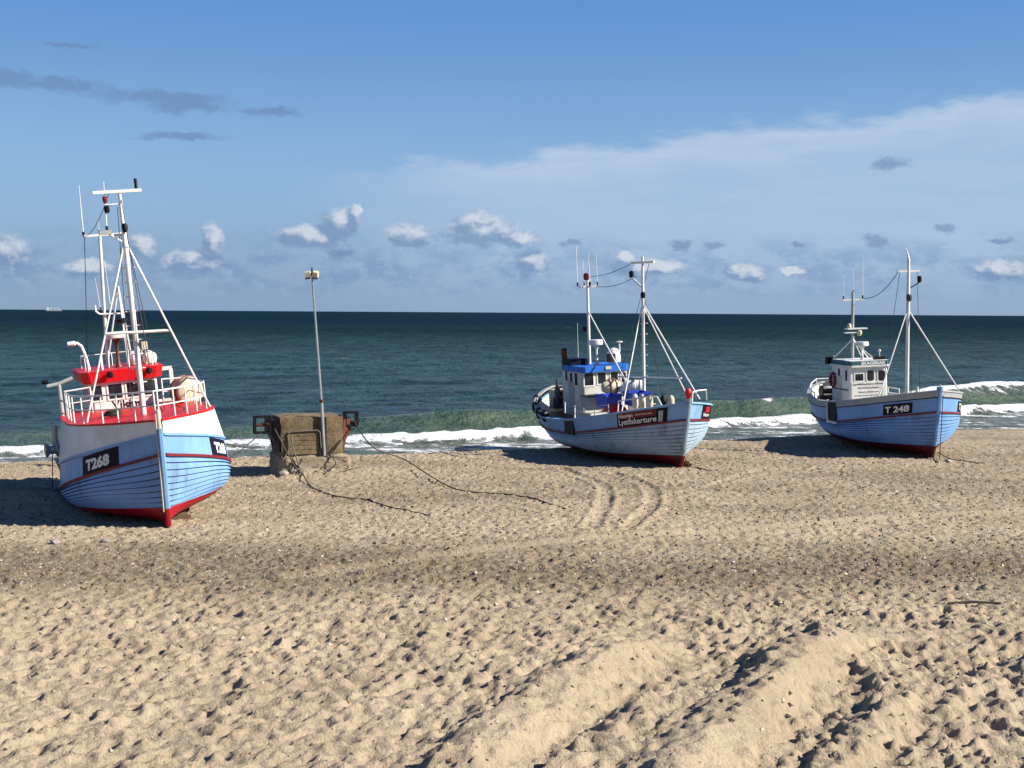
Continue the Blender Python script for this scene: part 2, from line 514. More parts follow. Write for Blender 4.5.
# footprints: dents and thrown-up rims, kept apart so that overlapping prints do not pile up
DENT = np.zeros_like(GZ); RIM = np.zeros_like(GZ)
n_fp = 50000
fr = np.random.default_rng(5)
fy = 13 + (58 - 13) * fr.random(n_fp) ** 1.25
fx = (fr.random(n_fp) * 2 - 1) * (fy * 0.42 + 1.0)
for i in range(n_fp):
    cx, cy = fx[i], fy[i]
    if shore(cx) - cy < 3.0:
        continue
    a = fr.normal(0.6, 0.7)
    big = fr.random() ** 2.6 * (1.0 if cy < 24 else max(0.10, 1 - (cy - 24) / 9))
    ln, wd = 0.075 + 0.12 * big + fr.uniform(0, 0.05), 0.045 + 0.06 * big + fr.uniform(0, 0.03)
    dep = (0.034 + 0.070 * big) * fr.uniform(0.6, 1.3) * (1.45 if cx > 3.2 and cy < 24 else (1.1 if cy < 27 else 0.85))
    x0, x1 = np.searchsorted(xs, [cx - 0.45, cx + 0.45])
    y0, y1 = np.searchsorted(ys, [cy - 0.45, cy + 0.45])
    sx, sy = GX[y0:y1, x0:x1] - cx, GY[y0:y1, x0:x1] - cy
    ca, sa = math.cos(a), math.sin(a)
    u, v = (sx * ca + sy * sa) / ln, (-sx * sa + sy * ca) / wd
    r2 = u * u + v * v
    k = 1 - 0.85 * smooth_mask[min(y0, len(ys) - 1), min(x0, len(xs) - 1)]
    DENT[y0:y1, x0:x1] = np.minimum(DENT[y0:y1, x0:x1], -k * dep * np.exp(-r2 ** 1.6))
    rim = k * dep * fr.uniform(0.1, 0.5) * np.exp(-((np.sqrt(r2) - 1.5) / 0.45) ** 2) * (1 + 0.8 * u / np.maximum(np.sqrt(r2), 0.2))
    RIM[y0:y1, x0:x1] = np.maximum(RIM[y0:y1, x0:x1], rim)
GZ += DENT * 1.15 + RIM * np.clip(1 + DENT / 0.03, 0, 1)

grav = 0.95 * np.exp(-((GY - 30.5 - 0.02 * GX + 2.0 * fbm(GX / 7, GY / 7, 3, 60)) / 2.6) ** 2) \
    + 0.20 * sstep(31, 40, GY) + 0.36 * sstep(0.05, 0.5, fbm(GX / 6, GY / 2.4, 4, 70)) * sstep(22, 32, GY)
for bx, by, rx, ry, g_ in ((-7.9, 37.6, 2.6, 0.8, 0.5), (-5.0, 41.0, 3.0, 0.7, 0.4), (-3.0, 42.0, 3.5, 0.9, 0.35), (9.5, 52.0, 3.0, 0.8, 0.35), (21.0, 56.0, 3.5, 1.0, 0.4)):
    grav = grav + g_ * np.exp(-((GX - bx) / rx) ** 2 - ((GY - by) / ry) ** 2)
grav = grav * (1 - 0.85 * np.exp(-((GY - 36.0 + 1.2 * fbm(GX / 9, GY / 9, 3, 66)) / 1.9) ** 4))
grav = np.clip(grav * (1 - 0.9 * smooth_mask) + 0.10, 0, 1) * sstep(3, 5, shore(GX) - GY)
wet = sstep(-3.0, -1.6, GY - shore(GX) + 0.7 * fbm(GX / 4, GY / 4, 3, 80))
sand_mat = sand_material()
sand_o = grid_object('sand_beach', xs, ys, GZ, sand_mat, {'gravel': grav, 'wet': wet})
sand_o['label'] = 'trampled pale sand beach with bulldozer ridges'


def ground(x, y):
    j = int(np.clip(np.searchsorted(xs, x), 1, len(xs) - 1)); i = int(np.clip(np.searchsorted(ys, y), 1, len(ys) - 1))
    tx = (x - xs[j - 1]) / (xs[j] - xs[j - 1]); ty = (y - ys[i - 1]) / (ys[i] - ys[i - 1])
    return float((GZ[i - 1, j - 1] * (1 - tx) + GZ[i - 1, j] * tx) * (1 - ty) + (GZ[i, j - 1] * (1 - tx) + GZ[i, j] * tx) * ty)


# ------------------------------------------------------------------ the sea
sxs = np.array([-40000, -12000, -4000, -1500, -700, -400, -260, -190, -150, -120, -100, -85] + spaced(-72, -30, 0.9, 0.36) + spaced(-29.6, 48, 0.34, 0.34)
               + spaced(48.5, 100, 0.4, 0.9) + [115, 135, 170, 220, 300, 450, 800, 2000, 6000, 14000, 40000], dtype=float)
sys_ = np.array([-40, 0, 20, 32, 40, 46] + spaced(50, 62, 0.4, 0.25) + spaced(62.2, 105, 0.22, 0.30) + spaced(105.4, 190, 0.34, 0.8) + spaced(191, 380, 0.9, 2.6)
                + [390, 420, 470, 550, 700, 950, 1400, 2200, 3500, 6000, 10000, 18000, 30000, 60000], dtype=float)
SX, SY = np.meshgrid(sxs, sys_)
near = sstep(420, 200, SY) * sstep(-110, -70, SX) * sstep(130, 95, SX)
D = SY - shore(SX)
SZ = np.full(SX.shape, SEA_Z)
dp = sstep(10, 40, D)
ang = R(-30)
u = -SX * math.sin(R(29)) + SY * math.cos(R(29))
swell = 0
wr_ = np.random.default_rng(3)
for lam, am in ((16, 0.17), (11, 0.14), (7.5, 0.11), (5.2, 0.085), (3.6, 0.06), (2.6, 0.045)):
    for _ in range(3):
        th = R(29 + wr_.normal(0, 22)); ph = wr_.uniform(0, 6.28)
        q = (-SX * math.sin(th) + SY * math.cos(th)) * 2 * math.pi / lam + ph
        swell = swell + am * 0.6 * (1 - np.abs(np.sin(q / 2)) - 0.36)
SZ += near * dp * swell * sstep(380, 120, SY) * (0.5 + 0.9 * vnoise(SX / 30, SY / 18, 9))
foam = np.zeros_like(SX)
# the breaking line: crest position, its height and how far it has broken
cx_ = np.interp(SX, [-100, -30, -16, -3, 17, 35, 60, 100], [44, 61, 68.0, 74.5, 85.5, 99, 115, 140]) + 1.6 * fbm(SX / 9, SX * 0, 3, 90)
ch = np.interp(SX, [-100, -30, -18, -9, -3, 8, 17, 24, 35, 60, 100], [0.3, 0.3, 0.34, 0.5, 0.72, 0.66, 0.86, 0.72, 1.15, 1.0, 0.6])
ch = 1.08 * ch * (1 + 0.22 * fbm(SX / 5, SX * 0 + 3, 3, 92))
cd = SY - cx_
prof = np.where(cd < 0, np.exp(-(np.abs(cd) / 1.9) ** 1.7), np.exp(-(cd / 4.2) ** 1.6))
SZ += ch * prof * near
brk = np.interp(SX, [-100, -30, -22, -12, -4, 6, 12, 15, 21, 25, 28, 32, 60], [0.2, 0.4, 0.4, 0.05, 0.14, 0.10, 0.12, 0.34, 0.36, 0.05, 0.45, 0.95, 0.9])
brk = np.clip(brk + 0.55 * fbm(SX / 2.6, SX * 0 + 8, 4, 95), 0, 1)
foam = np.maximum(foam, brk * np.exp(-((cd + 0.35) / 0.75) ** 2) * 1.1)
foam = np.maximum(foam, np.clip(brk - 0.30, 0, 1) * 0.95 * np.exp(-((cd + 1.3) / 1.3) ** 2))
# the white bore nearer in
bx_ = np.interp(SX, [-100, -30, -20, -12, -3, 15, 32, 60, 100], [30, 55, 59.5, 61.5, 64.6, 76.2, 87, 101, 125]) + 1.1 * fbm(SX / 7, SX * 0 + 5, 4, 100)
bh = np.interp(SX, [-30, -20, -8, -3, 20, 60], [0.26, 0.28, 0.40, 0.52, 0.52, 0.5]) * (1 + 0.5 * fbm(SX / 2.2, SX * 0 + 7, 4, 103))
bd = SY - bx_
SZ += near * bh * np.where(bd < 0, np.exp(-(np.abs(bd) / 0.55) ** 2), np.exp(-(bd / 2.4) ** 2))
SZ += near * 0.10 * fbm(SX / 0.7, SY / 0.7, 3, 120) * np.exp(-((bd - 0.3) / 1.3) ** 2)
foam = np.maximum(foam, np.where(bd < 0, np.exp(-(np.abs(bd) / 0.9) ** 2), np.exp(-(bd / 1.6) ** 3)) * np.clip(1.15 + 0.5 * fbm(SX / 3, SX * 0, 3, 105), 0, 1.1))
# lace between the bore and the sand, older foam behind the bore
foam = np.maximum(foam, 0.68 * sstep(-0.5, 0.6, D) * sstep(1.0, -0.5, bd) * (0.85 + 0.5 * fbm(SX / 4, SY / 1.3, 3, 110)))
foam = np.maximum(foam, 0.42 * np.exp(-((bd - 3.2) / 2.2) ** 2) * (0.7 + 0.8 * fbm(SX / 5, SY / 2, 3, 112)))
foam = np.maximum(foam, 0.75 * np.exp(-((D - 0.35) / 0.4) ** 2))
foam *= sstep(-90, -60, SX) * sstep(150, 120, SY)
shal = sstep(9, -0.5, cd) * (0.75 + 0.25 * vnoise(SX / 8, SY / 4, 130))
SZ += near * 0.03 * fbm(SX / 1.2, SY / 0.6, 3, 140) * sstep(0, 3, D)
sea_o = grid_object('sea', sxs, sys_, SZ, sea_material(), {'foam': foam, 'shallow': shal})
sea_o['label'] = 'dark teal sea with breakers rolling onto the beach'


# ------------------------------------------------------------------ geometry helpers
class G:
    """collects faces, then links them as one mesh object"""
    def __init__(self):
        self.v, self.f, self.mi = [], [], []

    def add(self, vs, fs, mi=0):
        o = len(self.v)
        self.v += [tuple(map(float, p)) for p in vs]
        self.f += [tuple(i + o for i in q) for q in fs]
        self.mi += [mi] * len(fs)
        return self

    def box(self, c, s, rot=None, mi=0, taper=None):
        x, y, z = (k / 2 for k in s)
        tx, ty = taper or (1, 1)
        vs = [(-x, -y, -z), (x, -y, -z), (x, y, -z), (-x, y, -z), (-x * tx, -y * ty, z), (x * tx, -y * ty, z), (x * tx, y * ty, z), (-x * tx, y * ty, z)]
        vs = [Vector(p) for p in vs]
        if rot is not None:
            m = rot if isinstance(rot, Matrix) else Euler(rot).to_matrix()
            vs = [m @ p for p in vs]
        vs = [p + Vector(c) for p in vs]
        return self.add(vs, [(3, 2, 1, 0), (4, 5, 6, 7), (0, 1, 5, 4), (1, 2, 6, 5), (2, 3, 7, 6), (3, 0, 4, 7)], mi)

    def tube(self, pts, r, n=7, mi=0, r1=None):
        pts = [Vector(p) for p in pts]
        m = len(pts)
        rs = [r + ((r1 if r1 is not None else r) - r) * i / (m - 1) for i in range(m)]
        vs, fs = [], []
        ref = None
        for i, p in enumerate(pts):
            t = (pts[min(i + 1, m - 1)] - pts[max(i - 1, 0)]).normalized()
            if ref is None:
                ref = t.orthogonal().normalized()
            ref = (ref - t * ref.dot(t)).normalized()
            b = t.cross(ref)
            for k in range(n):
                a = 2 * math.pi * k / n
                vs.append(p + (ref * math.cos(a) + b * math.sin(a)) * rs[i])
        for i in range(m - 1):
            for k in range(n):
                fs.append((i * n + k, i * n + (k + 1) % n, (i + 1) * n + (k + 1) % n, (i + 1) * n + k))
        fs.append(tuple(range(n - 1, -1, -1)))
        fs.append(tuple((m - 1) * n + k for k in range(n)))
        return self.add(vs, fs, mi)

    def lathe(self, prof, c=(0, 0, 0), n=16, axis='Z', mi=0, rot=None):
        """prof: list of (radius, height)"""
        vs, fs = [], []
        for r, h in prof:
            for k in range(n):
                a = 2 * math.pi * k / n
                p = Vector((r * math.cos(a), r * math.sin(a), h))
                if axis == 'X':
                    p = Vector((p.z, p.x, p.y))
                elif axis == 'Y':
                    p = Vector((p.x, p.z, p.y))
                if rot is not None:
                    p = rot @ p
                vs.append(p + Vector(c))
        m = len(prof)
        for i in range(m - 1):
            for k in range(n):
                fs.append((i * n + k, i * n + (k + 1) % n, (i + 1) * n + (k + 1) % n, (i + 1) * n + k))
        fs.append(tuple(range(n - 1, -1, -1)))
        fs.append(tuple((m - 1) * n + k for k in range(n)))
        return self.add(vs, fs, mi)

    def torus(self, c, R_, r, nrm='X', n=20, k=8, mi=0):
        vs, fs = [], []
        for i in range(n):
            a = 2 * math.pi * i / n
            for j in range(k):
                b = 2 * math.pi * j / k
                q = (R_ + r * math.cos(b))
                p = (q * math.cos(a), q * math.sin(a), r * math.sin(b))
                p = {'Z': p, 'X': (p[2], p[0], p[1]), 'Y': (p[0], p[2], p[1])}[nrm]
                vs.append(Vector(p) + Vector(c))
        for i in range(n):
            for j in range(k):
                fs.append((i * k + j, ((i + 1) % n) * k + j, ((i + 1) % n) * k + (j + 1) % k, i * k + (j + 1) % k))
        return self.add(vs, fs, mi)

    def grid(self, rows, mi=0, flip=False):
        """rows: list of equally long point lists"""
        n = len(rows[0])
        vs = [p for r in rows for p in r]
        fs = []
        for i in range(len(rows) - 1):
            m = mi[i] if isinstance(mi, (list, tuple)) else mi
            q = [(i * n + k, i * n + k + 1, (i + 1) * n + k + 1, (i + 1) * n + k) for k in range(n - 1)]
            if flip:
                q = [t[::-1] for t in q]
            o = len(self.v) if i == 0 else o
            if i == 0:
                self.v += [tuple(map(float, p)) for p in vs]
            self.f += [tuple(a + o for a in t) for t in q]
            self.mi += [m] * len(q)
        return self

    def build(self, name, mat, parent=None, smooth=False, fix=True):
        me = bpy.data.meshes.new(name)
        me.from_pydata(self.v, [], self.f)
        for m in (mat if isinstance(mat, (list, tuple)) else [mat]):
            me.materials.append(m)
        me.polygons.foreach_set('material_index', self.mi)
        if fix:
            bm = bmesh.new(); bm.from_mesh(me)
            bmesh.ops.recalc_face_normals(bm, faces=bm.faces)
            bm.to_mesh(me); bm.free()
        if smooth:
            me.polygons.foreach_set('use_smooth', [True] * len(me.polygons))
            try:
                me.set_sharp_from_angle(angle=R(38))
            except Exception:
                pass
        o = bpy.data.objects.new(name, me)
        COL.objects.link(o)
        if parent is not None:
            o.parent = parent
        return o


def tag(o, label, cat, group=None, kind=None):
    o['label'] = label
    o['category'] = cat
    if group:
        o['group'] = group
    if kind:
        o['kind'] = kind
    return o


def thing(name, label, cat, mw=None, group=None):
    o = bpy.data.objects.new(name, None)
    o.empty_display_size = 0.3
    COL.objects.link(o)
    if mw is not None:
        o.matrix_world = mw
    return tag(o, label, cat, group)


def lathe_part(name, prof, c, mat, parent, n=18, axis='Z', rot=None):
    return G().lathe(prof, c, n, axis, rot=rot).build(name, mat, parent, True)


def text_mesh(s, bold=0.0):
    """flat lettering as (verts, faces), height of capitals 1"""
    cu = bpy.data.curves.new('letters', 'FONT')
    cu.body = s
    cu.size = 1.4
    cu.offset = bold
    cu.resolution_u = 3
    ob = bpy.data.objects.new('letters', cu)
    COL.objects.link(ob)
    bpy.context.view_layer.update()
    me = bpy.data.meshes.new_from_object(ob)
    vs = np.array([tuple(v.co) for v in me.vertices])
    fs = [tuple(p.vertices) for p in me.polygons]
    bpy.data.objects.remove(ob)
    bpy.data.curves.remove(cu)
    bpy.data.meshes.remove(me)
    if len(vs):
        vs[:, 0] -= vs[:, 0].min()
    return vs, fs


def flat_text(name, s, mat, parent, origin, xdir, ydir, width, height, off=0.006, bold=0.02):
    """lettering laid on a flat board: origin is the lower left corner"""
    vs, fs = text_mesh(s, bold)
    w = vs[:, 0].max()
    hh = vs[:, 1].max()
    o, x, y = Vector(origin), Vector(xdir).normalized(), Vector(ydir).normalized()
    n = x.cross(y)
    pts = [o + x * (v[0] / w * width) + y * (v[1] / hh * height) + n * off for v in vs]
    return G().add(pts, fs).build(name, mat, parent, fix=False)


# ------------------------------------------------------------------ boat materials
def hull_paint(name, top, bottom, wl, wear=0.1, streak=0.16, wave=0.03):
    """plank paint: upper colour, antifouling below the waterline, both weathered"""
    m, nt, b = pbsdf(name)
    co = nt.n('ShaderNodeTexCoord').outputs['Object']
    x, y, z = nt.sep(co)
    n1 = nt.noise(co, 1.1, 5.0, 0.6)
    n2 = nt.noise(nt.v('MULTIPLY', co, (4.0, 4.0, 0.45)), 1.0, 4.0, 0.6)
    n3 = nt.noise(co, 16.0, 5.0, 0.65)
    t, bt = lin(*top), lin(*bottom)
    ct = nt.mix(nt.ramp(n1, 0.3, 0.7), tuple(c * 0.84 for c in t[:3]) + (1,), tuple(min(1, c * 1.07) for c in t[:3]) + (1,))
    ct = nt.mix(nt.m('MULTIPLY', nt.ramp(n2, 0.50, 0.78), streak), ct, lin(84, 68, 56))
    ct = nt.mix(nt.m('MULTIPLY', nt.ramp(n3, 0.64, 0.72), wear * 3, clamp=True), ct, lin(120, 118, 112))
    cb = nt.mix(nt.ramp(n3, 0.4, 0.75), bt, tuple(c * 0.45 for c in bt[:3]) + (1,))
    cb = nt.mix(nt.m('MULTIPLY', nt.ramp(n2, 0.55, 0.8), 0.5), cb, lin(70, 50, 44))
    zz = nt.m('ADD', z, nt.m('MULTIPLY', nt.m('SUBTRACT', n1, 0.5), wave))
    c = nt.mix(nt.ramp(zz, wl - 0.012, wl + 0.012), cb, ct)
    nt.link(c, b.inputs['Base Color'])
    nt.link(nt.ramp(n3, 0.3, 0.7, 0.34, 0.6), b.inputs['Roughness'])
    b.inputs['Specular IOR Level'].default_value = 0.35
    bp = nt.n('ShaderNodeBump')
    bp.inputs['Strength'].default_value = 0.25
    bp.inputs['Distance'].default_value = 0.01
    nt.link(n3, bp.inputs['Height'])
    nt.link(bp.outputs[0], b.inputs['Normal'])
    return m


WHITE = paint('white_paint', (206, 206, 202), 0.4, 0.05, (150, 128, 104), 1.2, 0.22)
WHITE_OLD = paint('weathered_white_paint', (186, 185, 178), 0.5, 0.12, (126, 96, 70), 1.6, 0.30)
GREY = paint('grey_paint', (146, 150, 150), 0.5, 0.10, (104, 96, 88), 1.4, 0.25)
CREAM = paint('cream_plastic', (186, 176, 150), 0.55, 0.08, (140, 118, 90), 2.0, 0.2)
RED = paint('red_paint', (190, 14, 20), 0.42, 0.08, (120, 28, 26), 1.3, 0.15)
DKRED = paint('dark_red_paint', (104, 18, 26), 0.5, 0.1, (70, 30, 30), 1.5, 0.2)
BLUE = paint('bright_blue_paint', (22, 102, 190), 0.45, 0.06, (120, 140, 170), 1.5, 0.12)
TUB_BLUE = paint('blue_plastic', (36, 66, 176), 0.4, 0.05, (90, 104, 170), 2.0, 0.1)
NAVY = paint('navy_panel', (12, 13, 34), 0.5, 0.03, (40, 40, 50), 1.5, 0.08, spec=0.15)
BLACK = paint('black_paint', (10, 10, 13), 0.55, 0.05, (36, 34, 32), 1.5, 0.1, spec=0.2)
RUBBER = paint('black_rubber', (26, 25, 26), 0.75, 0.10, (80, 72, 64), 3.0, 0.1)
STEEL = paint('galvanised_steel', (150, 154, 154), 0.42, 0.12, (120, 88, 62), 2.5, 0.2, metal=0.6)
DARKSTEEL = paint('dark_steel', (66, 62, 60), 0.5, 0.2, (110, 64, 40), 2.5, 0.3, metal=0.4)
RUST = paint('rusty_steel', (76, 40, 26), 0.85, 0.3, (58, 32, 24), 3.0, 0.4, bump=0.5)
BROWN = paint('red_brown_paint', (96, 42, 34), 0.55, 0.15, (50, 30, 26), 2.0, 0.25)
ORANGE = paint('orange_paint', (206, 74, 38), 0.5, 0.08, (150, 70, 50), 2.0, 0.1)
TEAL = paint('dark_teal_paint', (36, 84, 96), 0.45, 0.06, (90, 110, 112), 1.5, 0.12)
ROPE = paint('weathered_rope', (52, 46, 42), 0.95, 0.3, (34, 30, 28), 14.0, 0.3, bump=0.6)
PALE_ROPE = paint('pale_rope', (190, 176, 146), 0.95, 0.2, (120, 104, 80), 14.0, 0.3, bump=0.6)
DECK = paint('deck_boards', (128, 120, 106), 0.7, 0.25, (86, 72, 58), 2.0, 0.3)
SEAM = paint('seam_lap_shade', (24, 30, 44), 0.7, 0.1, (60, 60, 62), 3.0, 0.1)  # dark plank seam, also standing in for the shadow under each lap
LETTER = paint('white_lettering', (206, 206, 200), 0.5, 0.06, (150, 150, 146), 3.0, 0.08, bump=0)
INK = paint('black_lettering', (28, 28, 32), 0.5, 0.04, (70, 70, 70), 3.0, 0.05, bump=0)


def glass_material():
    m, nt, b = pbsdf('dark_window_glass')
    co = nt.n('ShaderNodeTexCoord').outputs['Object']
    n1 = nt.noise(co, 3.0, 3.0, 0.5)
    nt.link(nt.mix(nt.ramp(n1, 0.3, 0.7), (0.006, 0.008, 0.014, 1), (0.022, 0.026, 0.034, 1)), b.inputs['Base Color'])
    b.inputs['Roughness'].default_value = 0.06
    b.inputs['Specular IOR Level'].default_value = 0.3
    return m


GLASS = glass_material()


# ------------------------------------------------------------------ hull form
class Hull:
    """clinker hull: x forward from the forefoot, y to port, z up from the keel.
    lines are given as heights at bow, amidships, stern"""
    def __init__(s, L, B, rake, sheer, rub, um, pb, flare, zk=0.10):
        s.L, s.B, s.rake, s.sheer, s.rub, s.um, s.pb, s.flare, s.zk = L, B, rake, sheer, rub, um, pb, flare, zk

    def line(s, tri, u):
        zb, zm, za = tri
        u = np.asarray(u, float)
        f = np.clip((u - 0.36) / 0.64, 0, 1); a = np.clip((0.36 - u) / 0.36, 0, 1)
        return zm + (zb - zm) * f ** 1.8 + (za - zm) * a ** 2

    def xf(s, z): return s.rake * np.clip(np.asarray(z, float) / 2.7, 0, 2) ** 0.8

    def xa(s, z): return -s.L + 1.9 * np.clip(1 - np.asarray(z, float) / 2.0, 0, 1) ** 1.25

    def b(s, u):
        u = np.asarray(u, float)
        f = np.clip((u - s.um) / (1 - s.um), 0, 1); a = np.clip((s.um - u) / s.um, 0, 1)
        return s.B / 2 * np.where(u >= s.um, 1 - f ** s.pb, (1 - a ** 3.2) ** 0.72)

    def pt(s, u, z, y):
        u, z, y = np.broadcast_arrays(np.asarray(u, float), np.asarray(z, float), np.asarray(y, float))
        return np.stack([s.xa(z) + (s.xf(z) - s.xa(z)) * u, y, z], -1)

    def low(s, u, t, side):
        u, t = np.broadcast_arrays(np.asarray(u, float), np.asarray(t, float))
        w = np.clip((u - 0.70) / 0.30, 0, 1); w = w * w * (3 - 2 * w)
        q = np.clip((0.38 - u) / 0.38, 0, 1); q = q * q * (3 - 2 * q)
        k_ = np.clip((u - 0.76) / 0.24, 0, 1)
        zb, zs_ = t ** (1.0 + 0.55 * k_ * k_ * (3 - 2 * k_)), t ** 0.9
        Y = (1 - (1 - t) ** 2.6) ** 0.40 * (1 - w - q) + np.sin(np.clip(zb, 0, 1) ** 0.72 * math.pi / 2) * w + zs_ ** 1.25 * q
        Z = t * (1 - w - q) + zb * w + zs_ * q
        z = s.zk + (s.line(s.rub, u) - s.zk) * Z
        return s.pt(u, z, side * np.maximum(0.06, s.b(u) * Y))

    def up(s, u, h, side, inset=0.0, top=None, bottom=None, narrow=0.0):
        u, h = np.broadcast_arrays(np.asarray(u, float), np.asarray(h, float))
        z0, z1 = s.line(bottom or s.rub, u), s.line(top or s.sheer, u)
        y = s.b(u) * (1 + (s.flare if not narrow else s.flare - narrow * h) * (h if not narrow else 1)) - inset
        return s.pt(u, z0 + (z1 - z0) * h, side * np.maximum(0.06 - inset * 0.3, y))


US = np.concatenate([np.linspace(0, 0.012, 4), np.linspace(0.02, 0.12, 9), np.linspace(0.145, 0.86, 24), np.linspace(0.875, 1, 9)])


def outward(P, side):
    """unit normals of a row set P[rows][cols] pointing out of the hull"""
    du = np.gradient(P, axis=1); dt = np.gradient(P, axis=0)
    n = np.cross(du, dt)
    n /= np.linalg.norm(n, axis=-1, keepdims=True).clip(1e-9)
    s = np.sign(n[..., 1] * side); s[s == 0] = 1
    return n * s[..., None]


def build_hull(boat, h, n_str, mat, seam_w=0.034, lap=0.042, skip=0):
    """hull > planks, keel, stem; every strake a mesh of its own"""
    # inner skin that closes the boat behind the planks
    g = G()
    for side in (-1, 1):
        rows = [[tuple(p) for p in h.low(US, t, side) * np.array([1, 0.975, 1])] for t in np.linspace(0, 1, 10)]
        g.grid(rows, flip=side > 0)
    hull = g.build('hull', mat, boat, True, fix=False)
    ts = np.linspace(0.0, 1.0, n_str + 1) ** 0.96
    for side in (-1, 1):
        P = np.array([h.low(US, t, side) for t in np.linspace(0, 1, 60)])
        N = outward(P, side)
        tt = np.linspace(0, 1, 60)

        def at(t, off):
            t = np.clip(np.broadcast_to(np.asarray(t, float), US.shape), 0, 1)
            k = t * 59
            i = np.minimum(k.astype(int), 58); f = (k - i)[:, None]
            c = np.arange(len(US))
            return h.low(US, t, side) + (N[i, c] * (1 - f) + N[i + 1, c] * f) * np.broadcast_to(np.asarray(off, float), US.shape)[:, None]
        fade = np.clip((1 - US) / 0.04, 0.12, 1)
        for i in range(n_str):
            t0, t1 = ts[i], ts[i + 1]
            dt = t1 - t0
            girth = np.linalg.norm(h.low(US, t1, side) - h.low(US, t0, side), axis=-1)
            sw = np.minimum(seam_w / np.maximum(girth, 0.02) * dt, dt * 0.4)
            rows = [at(t0, 0.0 * fade - 0.004), at(t0, lap * fade), at(t0 + (t1 - t0 - sw) * 0.5, lap * 0.55 * fade),
                    at(t1 - sw, 0.006 * fade), at(t1 + 0.002, 0.0 * fade)]
            g = G().grid([[tuple(p) for p in r] for r in rows], mi=[1, 0, 0, 1], flip=side > 0)
            g.build('plank', [mat, SEAM], hull, False, fix=False)
    # keel and stem
    g = G()
    zz = np.linspace(0.0, h.sheer[0] + 0.16, 14)
    front = [(float(h.xf(z)) + 0.10, z) for z in zz]
    back = [(float(h.xf(z)) - 0.14, z) for z in zz]
    w = 0.075
    rows = []
    for (xf_, z), (xb_, _) in zip(front, back):
        rows.append([(xb_, -w * 1.25, z), (xf_ - 0.03, -w, z), (xf_, -w * 0.5, z), (xf_, w * 0.5, z), (xf_ - 0.03, w, z), (xb_, w * 1.25, z), (xb_, -w * 1.25, z)])
    g.grid(rows)
    g.add(rows[-1][:6], [(0, 1, 2, 3, 4, 5)])
    stem = g.build('stem', mat, boat, False)
    g = G().box(((-h.L + 1.7) / 2 + 0.0, 0, 0.11), (h.L - 1.7, 0.17, 0.24))
    g.box((-h.L + 1.75, 0, 0.55), (0.22, 0.15, 0.9))
    keel = g.build('keel', mat, boat)
    g = G().box((-h.L + 1.35, 0, 0.72), (0.55, 0.06, 1.1), taper=(0.75, 1))
    g.build('rudder', mat, boat)
    return hull


def hull_band(boat, name, h, h0, h1, mat, off=0.0, u0=0.0, u1=1.0, top=None, bottom=None, narrow=0.0, rows=4):
    g = G()
    us = US[(US >= u0) & (US <= u1)]
    for side in (-1, 1):
        P = np.array([h.up(us, t, side, top=top, bottom=bottom, narrow=narrow) for t in np.linspace(h0, h1, rows)])
        N = outward(P, side)
        P = P + N * off
        g.grid([[tuple(p) for p in r] for r in P], flip=side > 0)
    return g.build(name, mat, boat, True, fix=False)


def rail_strip(boat, name, h, curve, mat, out=0.05, inn=0.05, th=0.07, u0=0.0, u1=1.0):
    """a moulding that follows a line of the hull; curve(us, side) gives points"""
    g = G()
    us = US[(US >= u0) & (US <= u1)]
    for side in (-1, 1):
        P = curve(us, side)
        t = np.gradient(P, axis=0)
        n = np.stack([-t[:, 1], t[:, 0], np.zeros(len(t))], -1)
        n /= np.linalg.norm(n, axis=1, keepdims=True).clip(1e-9)
        n *= np.where(n[:, 1] * side >= 0, 1, -1)[:, None]
        zu = np.array([0, 0, th / 2])
        q = [P + n * out - zu, P + n * out + zu, P - n * inn + zu, P - n * inn - zu, P + n * out - zu]
        # keep the strip on its own side of the stem
        for a in q:
            a[:, 1] = np.where(a[:, 1] * side < 0.02, 0.02 * side, a[:, 1])
        g.grid([[tuple(p) for p in r] for r in q], flip=side < 0)
        for e in (0, -1):
            g.add([q[k][e] for k in range(4)], [(0, 1, 2, 3)])
    return g.build(name, mat, boat, False, fix=False)


def lining(boat, h, mat, deck_h=0.15, inset=0.11, top=None, u0=0.0, u1=1.0):
    g = G()
    us = US[(US >= u0) & (US <= u1)]
    for side in (-1, 1):
        rows = [[tuple(p) for p in h.up(us, t, side, inset=inset, top=top)] for t in (deck_h, 0.6, 1.0)]
        g.grid(rows, flip=side < 0)
    return g.build('bulwark_lining', mat, boat, True, fix=False)


def deck_part(boat, h, mat, hh=0.2, name='deck', top=None, bottom=None, u0=0.0, u1=1.0, inset=0.05, camber=0.06, narrow=0.0, lift=0.0):
    g = G()
    us = US[(US >= u0) & (US <= u1)]
    S = h.up(us, hh, -1, inset=inset, top=top, bottom=bottom, narrow=narrow); P_ = h.up(us, hh, 1, inset=inset, top=top, bottom=bottom, narrow=narrow)
    rows = []
    for t in np.linspace(0, 1, 7):
        r = S * (1 - t) + P_ * t
        r[:, 2] += lift + camber * (1 - (2 * t - 1) ** 2) * np.clip(np.abs(S[:, 1]) / 1.5, 0, 1)
        rows.append([tuple(p) for p in r])
    g.grid(rows, flip=True)
    return g.build(name, mat, boat, True, fix=False)


